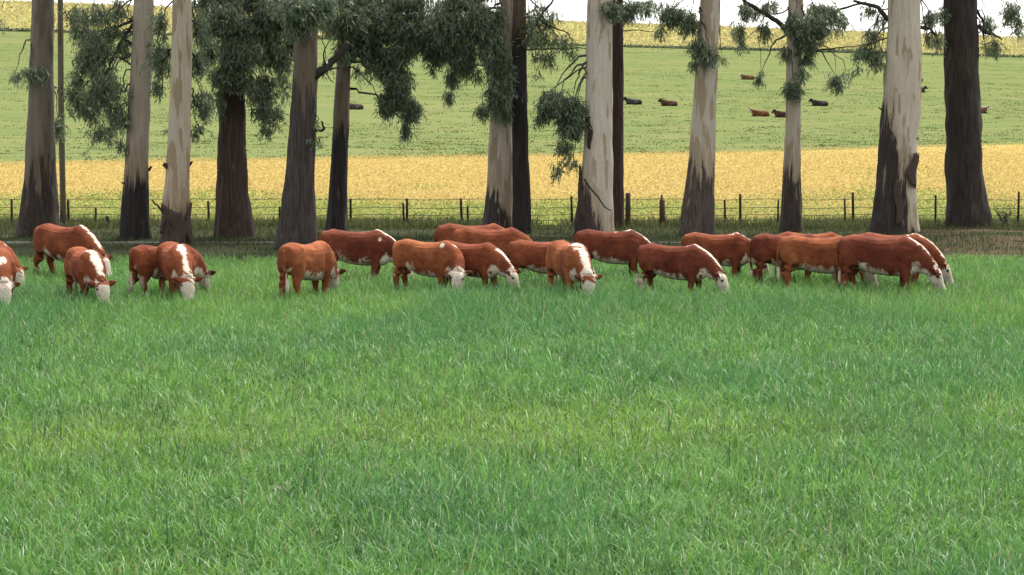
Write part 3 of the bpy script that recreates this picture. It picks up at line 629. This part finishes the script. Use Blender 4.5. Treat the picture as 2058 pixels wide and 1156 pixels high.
# ------------------------------------------------------------------ fence
FY = 78.6
fr = empty('wire_fence', (0, FY, 0)); tag(fr, 'old wire fence with thin steel posts running behind the tree trunks', 'fence')
def post(px, ytop, wpx, m, square=False, d=FY):
    b = at(px, 455, d); top = at(px + random.uniform(-2, 2), ytop, d); x0 = b[0]; h = top[2]; r = wpx / F * d * 0.5
    p = np.array([(x0, d - FY, -0.2), (x0 * 0.5 + top[0] * 0.5, d - FY, h * 0.5), (top[0], d - FY, h)])
    co, q, t = ring_tube(p, [r, r * 0.97, r * 0.93], 10 if square else 6)
    return obj('post', np_mesh('post', co, q, t), m, fr)
for px, yt, wp in ((24, 400, 5), (138, 402, 5.5), (192, 417, 4.5), (420, 404, 5), (562, 415, 4.5), (705, 399, 5), (812, 408, 4.5), (818, 399, 5.5), (928, 399, 5.5), (940, 413, 4.5), (1150, 394, 5), (1458, 402, 4.5), (1488, 390, 5.5), (1563, 402, 4), (1699, 400, 4), (1715, 387, 5.5), (1880, 392, 4.5), (2046, 385, 5)):
    post(px, yt, wp, M_steel)
for px, yt, wp in ((1262, 388, 11), (1331, 402, 12), (1328, 392, 5)): post(px, yt, wp, M_post, True)
for zp in (401, 418, 432, 443):
    pts_ = []
    for k in range(60):
        px = -150 + k * 40; a = at(px, zp + 1.2 * math.sin(k * 1.3), FY); pts_.append((a[0], 0, a[2]))
    obj('wire', tubes_mesh('wire', [(np.array(pts_), np.full(60, 0.009))], 4), M_wire, fr)

# small broken stake and dead bush by the fence
p = at(217, 452, 77.5); st = tubes_mesh('broken_stake', [(np.array([(0, 0, -0.1), (0.01, 0, 0.18), (-0.02, 0.01, 0.34), (-0.07, 0, 0.37)]), (0.05, 0.045, 0.06, 0.03)), (np.array([(0.0, 0, 0.15), (0.06, 0.02, 0.25)]), (0.02, 0.01))], 7)
o = obj('broken_stake', st, M_steel); o.location = (p[0], 77.5, 0); tag(o, 'short broken dark stake standing in weeds near the blackened pale gum', 'stake')
b = at(2018, 455, 77.8); root = empty('dead_bush', (b[0], 77.8, float(H(b[0], 77.8)))); tag(root, 'small leafless dead bush by the fence at the far right', 'bush')
tb = []
for k in range(16):
    a = random.uniform(0, 6.28); l_ = random.uniform(0.4, 0.8); e = np.array((math.cos(a) * l_ * 0.5, math.sin(a) * l_ * 0.4, l_))
    pth = wiggle((0, 0, -0.05), e, 6, 0, 0.06); tb.append((pth, np.linspace(0.018, 0.006, 6)))
    for j in range(2):
        s = pth[3 + j]; tb.append((wiggle(s, s + np.array((random.uniform(-.2, .2), random.uniform(-.2, .2), random.uniform(0.02, .22))), 4, 0, 0.05), np.linspace(0.01, 0.004, 4)))
obj('stems', tubes_mesh('stems', tb, 5), M_twig, root)
co, q, cl, st = cluster_leaves(np.array((-0.03, 0, 0.22)), 0.2, 0.2, 0.2, 0.9, (0.05, 0.1), 0.2, 1.0)
obj('dry_leaves', np_mesh('dry_leaves', co, q, None, cl * 0.8), M_leaf, root)

# ------------------------------------------------------------------ cattle
def loft(rings, seg=18):
    # ring: centre, side vector, up vector, half width, half height up, half height down, exponent
    a = np.linspace(0, 2 * math.pi, seg, endpoint=False); cos, sin = np.cos(a), np.sin(a)
    co = []
    for c, s, u, hw, hu, hd, ex in rings:
        e = 2.0 / ex
        cc = np.sign(cos) * abs(cos) ** e; ss = np.sign(sin) * abs(sin) ** e
        co.append(np.asarray(c) + (cc * hw)[:, None] * np.asarray(s) + (np.where(ss > 0, ss * hu, ss * hd))[:, None] * np.asarray(u))
    n = len(co); co = np.concatenate(co)
    i = np.arange(n - 1)[:, None] * seg; j = np.arange(seg)[None]; jn = (j + 1) % seg
    q = np.stack([i + j, i + jn, i + seg + jn, i + seg + j], -1).reshape(-1, 4)
    t0 = len(co); co = np.vstack([co, rings[0][0], rings[-1][0]])
    j = np.arange(seg); jn = (j + 1) % seg
    t = np.concatenate([np.stack([jn, j, j * 0 + t0], -1), np.stack([j + (n - 1) * seg, jn + (n - 1) * seg, j * 0 + t0 + 1], -1)])
    return co, q, t
Xv, Yv, Zv = np.array((1., 0, 0)), np.array((0., 1, 0)), np.array((0., 0, 1))
def tube_rings(pts, rs, side=None, ex=2.0, wk=1.0):
    pts = np.asarray(pts, float); T = np.gradient(pts, axis=0); T /= np.linalg.norm(T, axis=1, keepdims=True)
    out = []
    for k in range(len(pts)):
        s = Yv if side is None else (side[k] if isinstance(side, list) else side)
        u = np.cross(T[k], s); u /= np.linalg.norm(u) + 1e-9
        if u[2] < 0 and abs(u[2]) > 0.3: u = -u
        r = rs[k]
        if np.isscalar(r): r = (r * wk, r, r)
        out.append((pts[k], s, u, r[0], r[1], r[2], ex))
    return out
def cow_parts(r, grazing=True, ny=0.0, fat=1.0, step=None, drop=0.0, lying=False, head_up=0.0):
    P = {}
    f = fat
    if not lying:
        st = [(-0.86, 1.13, 0.90, 0.09), (-0.81, 1.20, 0.74, 0.185), (-0.70, 1.225, 0.64, 0.245), (-0.55, 1.25, 0.585, 0.278), (-0.38, 1.24, 0.545, 0.265), (-0.2, 1.215, 0.475, 0.275), (0.0, 1.205, 0.445, 0.285), (0.2, 1.205, 0.425, 0.282),
              (0.38, 1.22, 0.42, 0.27), (0.52, 1.24, 0.425, 0.25), (0.64, 1.20, 0.42, 0.235), (0.75, 1.13, 0.48, 0.195), (0.84, 1.03, 0.57, 0.13)]
        rings = []
        for x, zt, zb, hw in st:
            zc = zb + (zt - zb) * 0.52
            rings.append(((x, 0, zc), Yv, Zv, hw * f, zt - zc, zc - zb, 2.45))
        P['torso'] = rings
        step = step or [0, 0, 0, 0]
        for k, s in enumerate((1, -1)):
            d = step[k]
            P['front%d' % k] = tube_rings([(0.56, s * 0.13, 1.0), (0.55, s * 0.165 * f, 0.80), (0.50 + d * 0.25, s * 0.165 * f, 0.62), (0.53 + d * 0.55, s * 0.15, 0.38), (0.52 + d * 0.8, s * 0.145, 0.24), (0.52 + d, s * 0.145, 0.10), (0.55 + d, s * 0.145, 0.0)],
                                          [(0.12, 0.19, 0.19), (0.125, 0.18, 0.17), (0.105, 0.13, 0.13), (0.072, 0.08, 0.08), (0.055, 0.06, 0.06), 0.052, (0.062, 0.072, 0.072)])
            d = step[2 + k]
            P['hind%d' % k] = tube_rings([(-0.56, s * 0.12, 1.0), (-0.59, s * 0.145 * f, 0.84), (-0.595 + d * 0.15, s * 0.15 * f, 0.68), (-0.63 + d * 0.35, s * 0.145, 0.54), (-0.70 + d * 0.6, s * 0.145, 0.42), (-0.675 + d * 0.8, s * 0.15, 0.27), (-0.65 + d, s * 0.15, 0.10), (-0.62 + d, s * 0.15, 0.0)],
                                         [(0.14, 0.23, 0.23), (0.14, 0.235, 0.235), (0.125, 0.20, 0.20), (0.095, 0.14, 0.14), (0.072, 0.09, 0.09), (0.06, 0.07, 0.07), 0.055, (0.062, 0.072, 0.072)])
        nb = np.array((0.62, 0, 0.93))
        sq = [0.0, 0.16, 0.30, 0.43, 0.51]; zq = [0.93, 0.86, 0.75, 0.635, 0.555]
        if head_up: zq = [z + head_up * s_ for z, s_ in zip(zq, (0, 0.4, 0.8, 1.15, 1.35))]
        hs_, hz_ = [0.53, 0.575, 0.625, 0.665, 0.695, 0.71], [0.555, 0.465, 0.345, 0.245, 0.165, 0.115]
        dz = (zq[-1] - 0.555); hz_ = [z + dz * 1.0 for z in hz_]
    else:
        st = [(-0.98, 0.36, 0.18, 0.06), (-0.92, 0.48, 0.06, 0.20), (-0.74, 0.60, 0.0, 0.31), (-0.4, 0.65, -0.02, 0.34), (-0.05, 0.65, -0.02, 0.34), (0.25, 0.70, 0.0, 0.31), (0.48, 0.76, 0.02, 0.26), (0.66, 0.74, 0.08, 0.2), (0.8, 0.62, 0.2, 0.12)]
        P['torso'] = [((x, 0, zb + (zt - zb) * 0.45), Yv, Zv, hw * f, (zt - zb) * 0.55, (zt - zb) * 0.45, 2.3) for x, zt, zb, hw in st]
        for k, s in enumerate((1, -1)):
            P['front%d' % k] = tube_rings([(0.5, s * 0.2, 0.35), (0.72, s * 0.24, 0.14), (0.92, s * 0.2, 0.07), (0.72, s * 0.14, 0.045)], [0.11, 0.07, 0.05, 0.045], side=Yv)
            P['hind%d' % k] = tube_rings([(-0.55, s * 0.26, 0.35), (-0.25, s * 0.38, 0.2), (-0.1, s * 0.42, 0.08), (-0.4, s * 0.42, 0.06), (0.0, s * 0.44, 0.045)], [0.2, 0.14, 0.07, 0.055, 0.045], side=Yv)
        nb = np.array((0.6, 0, 0.52))
        sq = [0.0, 0.10, 0.18, 0.25, 0.30]; zq = [0.48, 0.56, 0.65, 0.73, 0.77]
        hs_, hz_ = [0.28, 0.35, 0.44, 0.52, 0.58, 0.61], [0.82, 0.79, 0.71, 0.62, 0.55, 0.50]
    # neck/head chain turned sideways by ny (left positive)
    allS = sq + hs_; 
    def chain(s):
        n = 24; ss = np.linspace(0, s, n + 1); hd = np.clip(ss / 0.5, 0, 1) * ny
        dx = np.cos((hd[1:] + hd[:-1]) / 2) * s / n; dy = np.sin((hd[1:] + hd[:-1]) / 2) * s / n
        return dx.sum(), dy.sum(), (np.clip(s / 0.5, 0, 1) * ny)
    def ch(slist, zlist):
        pts, sides = [], []
        for s, z in zip(slist, zlist):
            x, y, a = chain(s) if s > 0 else (0, 0, 0)
            pts.append((nb[0] + x, y, z)); sides.append(np.array((-math.sin(a), math.cos(a), 0)))
        return pts, sides
    p, s = ch(sq, zq)
    kk = 1.0 if not lying else 0.75
    P['neck'] = tube_rings(p, [(0.195, 0.25 * kk, 0.38 * kk), (0.175, 0.22 * kk, 0.35 * kk), (0.155, 0.19 * kk, 0.29 * kk), (0.138, 0.16, 0.22), (0.125, 0.13, 0.16)], side=s, ex=2.2)
    p, s = ch(hs_, hz_)
    P['head'] = tube_rings(p, [(0.12, 0.105, 0.13), (0.146, 0.11, 0.18), (0.14, 0.09, 0.18), (0.112, 0.075, 0.135), (0.112, 0.082, 0.11), (0.088, 0.065, 0.08)], side=s, ex=2.5)
    hp = np.array(p); sd = s[0]; hd = (hp[3] - hp[1]); hd /= np.linalg.norm(hd); upv = np.cross(hd, sd); upv = upv if upv[2] > 0 else -upv
    for k, sg in enumerate((1, -1)):
        e0 = hp[0] + sd * sg * 0.075 + upv * 0.015 - hd * -0.03; dirn = sd * sg * 0.93 + upv * 0.10 - hd * 0.22 * (1 if not lying else 0.3); dirn /= np.linalg.norm(dirn)
        nrm = np.cross(dirn, hd); nrm /= np.linalg.norm(nrm); wv = np.cross(nrm, dirn)
        P['ear%d' % k] = [(e0 + dirn * t, wv, nrm, w_, 0.022, 0.022, 2.0) for t, w_ in ((-0.02, 0.04), (0.05, 0.06), (0.12, 0.078), (0.19, 0.06), (0.25, 0.022))]
    if not lying:
        sw = r.uniform(-0.05, 0.05)
        P['tail'] = tube_rings([(-0.80, 0, 1.17), (-0.88, sw * 0.3, 1.08), (-0.90, sw, 0.85), (-0.88, sw * 1.4, 0.62), (-0.86, sw * 1.6, 0.48), (-0.86, sw * 1.7, 0.34), (-0.86, sw * 1.7, 0.24)], [0.035, 0.032, 0.024, 0.022, 0.034, 0.042, 0.018], side=Yv)
    return P, hp, sd, hd, upv
def nearest(P, V):
    best = np.full(len(V), 1e9); who = np.zeros(len(V), int); tt = np.zeros(len(V)); vv = np.zeros(len(V)); ss = np.zeros(len(V)); names = list(P)
    for pi, nme in enumerate(names):
        rg = P[nme]; m = len(rg)
        for k in range(m - 1):
            a, b = np.asarray(rg[k][0]), np.asarray(rg[k + 1][0]); ab = b - a
            t = np.clip(((V - a) @ ab) / (ab @ ab), 0, 1); c = a + t[:, None] * ab; dlt = V - c
            s = rg[k][1]; u = rg[k][2]; tn = ab / np.linalg.norm(ab)
            hw = lerp(rg[k][3], rg[k + 1][3], t); hu = lerp(rg[k][4], rg[k + 1][4], t); hdn = lerp(rg[k][5], rg[k + 1][5], t)
            lv = dlt @ u; ls = dlt @ s; la = dlt @ tn
            v = np.where(lv > 0, lv / hu, lv / hdn); s_ = ls / hw
            dist = np.sqrt(v * v + s_ * s_ + (la / 0.06) ** 2)
            if nme.startswith('ear'): dist *= 0.8
            if nme == 'torso': dist *= 1.0
            kx = dist < best
            best[kx] = dist[kx]; who[kx] = pi; tt[kx] = (k + t[kx]) / (m - 1); vv[kx] = v[kx]; ss[kx] = s_[kx]
    return names, who, tt, vv, ss
CG = 'red and white cattle grazing before the trees'
def make_cow(name, seed, S, red, ny=0.0, crest=(0.0, 0.6, 0.42), step=None, fat=1.0, lying=False, spot=None, plain=False, head_up=0.0, socks=0.9, facered=0.0, hindw=False):
    r = np.random.default_rng(seed)
    step = step if step is not None else list(r.uniform(-0.16, 0.16, 4))
    P, hp, sd, hd, upv = cow_parts(r, ny=ny, fat=fat, step=step, lying=lying, head_up=head_up)
    cos, qs, ts = [], [], []; off = 0
    for nme, rg in P.items():
        co, q, t = loft(rg); cos.append(co); qs.append(q + off); ts.append(t + off); off += len(co)
    me = np_mesh('tmp', np.concatenate(cos), np.concatenate(qs), np.concatenate(ts))
    o = bpy.data.objects.new('tmp', me); col.objects.link(o)
    md = o.modifiers.new('r', 'REMESH'); md.mode = 'VOXEL'; md.voxel_size = 0.019 if not lying else 0.03
    sm_ = o.modifiers.new('s', 'SMOOTH'); sm_.factor = 0.5; sm_.iterations = 4 if not lying else 3
    dg = bpy.context.evaluated_depsgraph_get()
    m2 = bpy.data.meshes.new_from_object(o.evaluated_get(dg)); bpy.data.objects.remove(o); bpy.data.meshes.remove(me)
    m2.name = name
    V = np.zeros(len(m2.vertices) * 3, np.float32); m2.vertices.foreach_get('co', V); V = V.reshape(-1, 3).astype(float)
    names, who, t, v, s = nearest(P, V)
    if not lying:      # hip bones, hollow flanks, shoulder and elbow creases
        sy = np.sign(V[:, 1]); g3 = lambda cx, cz, rx, rz: np.exp(-((V[:, 0] - cx) / rx) ** 2 - ((V[:, 2] - cz) / rz) ** 2) * np.clip(abs(V[:, 1]) / 0.12, 0, 1)
        V[:, 1] += sy * (0.024 * g3(-0.50, 1.15, 0.09, 0.08) - 0.024 * g3(-0.27, 1.03, 0.14, 0.13) + 0.018 * g3(0.50, 0.95, 0.12, 0.24) - 0.014 * g3(0.29, 0.85, 0.08, 0.25) - 0.012 * g3(-0.38, 0.75, 0.08, 0.2) + 0.012 * g3(-0.65, 0.92, 0.15, 0.2))
        V[:, 2] += np.where(V[:, 2] > 1.1, 0.018 * np.exp(-((V[:, 0] - 0.50) / 0.08) ** 2) + 0.014 * np.exp(-((V[:, 0] + 0.55) / 0.09) ** 2) - 0.012 * np.exp(-((V[:, 0] + 0.1) / 0.25) ** 2), 0)
        V[:, 1] += sy * 0.012 * (fbm(V[:, 0] * 4 + seed, V[:, 2] * 4, seed + 9) - 0.5) * 2
        m2.vertices.foreach_set('co', V.astype(np.float32).ravel()); m2.update()
    nz = fbm(V[:, 0] * 7 + seed * 3.1, V[:, 2] * 7 + V[:, 1] * 5, seed) - 0.5
    nz2 = fbm(V[:, 0] * 22, V[:, 2] * 22 + V[:, 1] * 17, seed + 3) - 0.5
    wmask = np.zeros(len(V)); dark = np.zeros(len(V)); is_ = lambda x: np.isin(who, [i for i, n_ in enumerate(names) if n_.startswith(x)])
    nz3 = fbm(V[:, 0] * 40, V[:, 2] * 40 + V[:, 1] * 31, seed + 5, 2) - 0.5
    edge = lambda d, w_=0.12: np.clip(0.5 + (d + nz * 0.62 + nz2 * 0.4 + nz3 * 0.2) / w_, 0, 1)
    if not plain:
        h = is_('head'); wmask[h] = edge(t - 0.08, 0.1)[h]
        # red cheek patch behind the eyes
        if facered: k = h & (abs(s) > 0.55) & (t < 0.35); wmask[k] *= 1 - edge(facered - t, 0.15)[k]
        n_ = is_('neck')
        top = edge(v - 0.62, 0.2) * edge(crest[2] * 0.82 - abs(s), 0.15) * edge(t - crest[0], 0.1) * edge(crest[1] - t, 0.1)
        und = edge(-v - 0.66 + 0.25 * abs(s), 0.25) * edge(t - 0.0, 0.2)
        wmask[n_] = np.maximum(top, und)[n_]
        pol = edge(v - 0.2, 0.3) * edge(t - 0.9, 0.06); wmask[n_] = np.maximum(wmask, pol)[n_]
        T_ = is_('torso')
        x = V[:, 0]
        topt = edge(v - 0.80, 0.12) * edge(crest[2] * 0.62 - abs(s), 0.12) * edge(x - (0.38 if crest[0] < 0 else (0.52 if crest[0] < 0.12 else 0.8)), 0.08)
        belly = edge(-v - 0.84 + 0.1 * abs(s), 0.2) * edge(x + 0.62, 0.2)
        flank = edge(-v - 0.62, 0.25) * np.exp(-((x + 0.33) / 0.12) ** 2)
        brk = edge(-v - 0.42, 0.3) * edge(x - 0.60, 0.08)
        wmask[T_] = np.maximum.reduce([topt * (crest[1] > 0), belly, flank, brk])[T_]
        for lg in ('front', 'hind'):
            k = is_(lg); inner = np.sign(V[:, 1]) * 0
            wmask[k] = edge(t - socks, 0.08)[k]
            if lg == 'hind': 
                bk = edge(0.0 - (V[:, 0] + 0.66) / 0.05, 0.9) * edge(t - 0.55, 0.2) * (0.75 if hindw else 0.0); wmask[k] = np.maximum(wmask, bk)[k]
        k = is_('tail'); wmask[k] = edge(t - 0.62, 0.1)[k]
        e = is_('ear'); wmask[e] = (edge(0.35 - t, 0.2) * 0.9)[e]; dark[e] = (0.75 * edge(t - 0.2, 0.3))[e]
        if spot is not None:
            ds = np.linalg.norm((V - np.array(spot[:3])) * np.array((1.0, 0.7, 0.8)), axis=1); wmask = np.maximum(wmask, (ds + 0.03 * nz2 < spot[3]) * 0.9)
        # bottom of the brisket between the front legs
    red = np.array(red)
    blot = fbm(V[:, 0] * 2.6 + seed * 1.7, V[:, 2] * 3.2 + V[:, 1] * 2, seed + 21)
    C = red * (1 + 0.5 * nz[:, None] + 0.25 * nz2[:, None]) * np.stack([0.62 + 0.85 * blot, 0.5 + 1.15 * blot, 0.6 + 0.9 * blot], -1)
    C = C * lerp(1.0, 0.32, np.clip(dark, 0, 1))[:, None]
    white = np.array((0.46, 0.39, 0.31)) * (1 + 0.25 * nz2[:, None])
    # white coat gets a little darker towards the lower belly and legs
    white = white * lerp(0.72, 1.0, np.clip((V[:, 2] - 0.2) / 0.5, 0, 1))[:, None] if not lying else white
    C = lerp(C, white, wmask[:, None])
    if not plain:
        for sg in (1, -1):   # eyes and nostril area
            ep = hp[1] + sd * sg * 0.132 + upv * 0.035 + hd * 0.03
            k = np.linalg.norm(V - ep, axis=1) < 0.032; C[k] = (0.012, 0.008, 0.007)
        k = is_('head') & (t > 0.9); C[k] = lerp(C[k], np.array((0.30, 0.16, 0.13)), 0.6)
    else:
        k = is_('head') | is_('ear'); C[k] *= 0.7
    k = (V[:, 2] < 0.055) & (is_('front') | is_('hind')) & (t > 0.9); C[k] = (0.03, 0.022, 0.018)
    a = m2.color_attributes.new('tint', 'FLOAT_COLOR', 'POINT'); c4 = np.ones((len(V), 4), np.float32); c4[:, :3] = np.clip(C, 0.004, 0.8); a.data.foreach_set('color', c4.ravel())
    m2.polygons.foreach_set('use_smooth', np.ones(len(m2.polygons), bool))
    ob = obj(name, m2, M_coat); ob.scale = (S * 0.95, S * 1.02, S) if not lying else (S, S, S)
    return ob
RED1, RED2, RED3, RED4 = (0.126, 0.034, 0.0155), (0.160, 0.048, 0.020), (0.092, 0.0235, 0.0125), (0.142, 0.0385, 0.0165)
# cx, back y, visible bottom y, yaw, neck turn, colour, crest(t0, t1, width), extras, label
herd = [
 (2, 498, 597, -76, 0.05, RED4, (0.15, 0.45, 0.45), dict(), 'red cow at the left edge facing the camera, white mark on its neck'),
 (-38, 482, 562, -22, -0.35, RED4, (0.5, 0.3, 0.0), dict(), 'red cow cut off by the left edge, behind the one facing the camera'),
 (131, 452, 543, -36, 0.12, RED1, (-0.1, 0.75, 0.38), dict(step=[0.12, -0.1, 0.1, -0.12]), 'tall red cow below the slate grey gum, farthest back on the left, thin neck stripe'),
 (172, 500, 592, -64, 0.12, RED4, (0.0, 0.85, 0.72), dict(), 'small rounded red cow with broad white neck stripe, in front of the tall red one'),
 (331, 492, 582, 36, 0.6, RED1, (0.5, 0.3, 0.0), dict(step=[0, 0, -0.15, 0.1], hindw=True, fy=604), 'red cow half hidden on the left, only its rump and a white hind sock showing'),
 (353, 490, 590, -70, 0.0, RED4, (0.05, 0.85, 0.42), dict(fy=609), 'red cow facing the camera with dark ears and narrow white neck stripe, left group'),
 (617, 487, 590, 60, 0.4, RED2, (0.5, 0.3, 0.0), dict(fy=607, step=[0.05, -0.1, -0.04, 0.12]), 'red cow turned away showing its rump and hanging tail, below the forked tree'),
 (716, 462, 548, 0, -0.15, RED3, (-0.2, 0.7, 0.5), dict(spot=(0.58, -0.22, 1.03, 0.04)), 'dark red cow in profile with a small white fleck on its shoulder'),
 (858, 483, 566, -28, -1.25, RED2, (0.6, 0.3, 0.0), dict(fy=596, spot=(0.52, -0.17, 1.13, 0.055)), 'orange red cow with its head turned to face the camera, small white shoulder spot'),
 (943, 487, 575, -28, 0.15, RED1, (0.15, 0.6, 0.36), dict(fy=594), 'red cow grazing right of the cow that faces the camera, thin white neck edge'),
 (950, 450, 537, 10, 0.0, RED1, (0.5, 0.3, 0.0), dict(), 'red cow farthest back in the centre, only its hip line above the others'),
 (985, 458, 546, 2, -0.05, RED1, (0.5, 0.3, 0.0), dict(), 'plain backed red cow in the centre before the silvery gum, no stripe seen'),
 (1091, 483, 566, 4, 0.1, RED1, (0.5, 0.3, 0.0), dict(fy=588), 'red cow with its front hidden by the round one with a wide white stripe'),
 (1143, 487, 582, -70, 0.0, RED2, (-0.1, 0.85, 0.6), dict(fy=603), 'round orange red cow facing the camera, wide white stripe over its neck, in the centre'),
 (1226, 462, 544, 0, -0.05, RED3, (-0.1, 0.7, 0.42), dict(), 'dark red cow in profile in front of the broad bone white gum'),
 (1353, 491, 577, -17, -0.1, RED3, (-0.2, 0.9, 0.42), dict(step=[0.08, -0.1, 0.12, -0.06], hindw=True), 'dark red cow in full profile, long white neck stripe, between bone white and streaked gums'),
 (1440, 468, 547, 0, -0.05, RED1, (0.0, 0.7, 0.42), dict(), 'brownish red cow under the streaked gum, white arc on its neck'),
 (1583, 470, 562, 4, 0.0, RED3, (0.5, 0.3, 0.0), dict(fy=581), 'dark red cow under the thin pale gum, seen from the rump'),
 (1642, 474, 562, -4, 0.12, RED2, (0.5, 0.3, 0.0), dict(fy=590), 'orange red cow with a long hanging tail, front of the right cluster'),
 (1768, 473, 571, -16, -0.05, RED3, (0.0, 0.55, 0.42), dict(fy=597, step=[-0.1, 0.1, 0.1, -0.05]), 'large dark red cow in profile at the front right with a white face and stripe'),
 (1793, 469, 556, -12, 0.05, RED1, (-0.2, 0.8, 0.42), dict(fy=584), 'rightmost cow, behind the large dark red one, white crest and face showing'),
 (1628, 467, 546, 2, 0.0, RED4, (0.5, 0.3, 0.0), dict(fy=574), 'red cow farthest back in the right cluster, just a strip of back showing'),
]
for i, (cx, back, bot, yaw, ny, red, crest, ex, label) in enumerate(herd):
    ex = dict(ex); fy = ex.pop('fy', bot + 24)
    g = hit(cx, fy)
    S = (fy - back) * 4 / ((fy - 200) * 1.235)
    o = make_cow('cow', 11 + i * 7, S, red, ny=ny, crest=crest, **ex)
    o.location = g; o.rotation_euler = (0, 0, R(yaw)); tag(o, label, 'cow', CG)

# cattle lying on the hill
LG = 'cattle resting on the far hill'
lie = [
 (1502, 160, 168, (0.26, 0.09, 0.04), False, 'pale red cow lying highest on the hill, left of the thin pale gum'),
 (1273, 210, 172, (0.06, 0.06, 0.052), True, 'grey cow lying on the hill just right of the bone white gum'),
 (1344, 213, 171, (0.11, 0.055, 0.035), True, 'brown cow lying on the hill left of the streaked gum'),
 (1527, 234, 176, (0.28, 0.075, 0.03), False, 'bright red cow with white flank lying on the hill, left of a darker one'),
 (1574, 236, 174, (0.10, 0.045, 0.032), True, 'dark brown cow lying on the hill, partly behind the thin pale gum'),
 (1647, 213, 172, (0.055, 0.042, 0.036), True, 'blackish cow lying alone on the hill right of the thin pale gum'),
 (1846, 186, 10, (0.09, 0.06, 0.045), True, 'dark brown cow lying on the hill peeping out beside the massive gum'),
 (1968, 228, 8, (0.24, 0.085, 0.05), False, 'red cow lying on the hill, just showing right of the darkest gum'),
 (712, 220, 178, (0.085, 0.06, 0.05), True, 'grey brown cow lying on the hill right of the slender two tone gum'),
]
for i, (px, py, yaw, c, plain, label) in enumerate(lie):
    g = hit(px, py)
    o = make_cow('resting_cow', 501 + i * 13, 0.98, tuple(v * (0.34 if v == max(c) and c[0] > 0.2 else 0.5) for v in c), ny=random.choice((-0.5, 0.3, 0.6)), crest=(0, 0.6, 0.4), lying=True, plain=plain)
    o.location = (g[0], g[1], g[2] - 0.06); o.rotation_euler = (0, 0, R(yaw + (0 if i % 2 else 6))); tag(o, label, 'cow', LG)
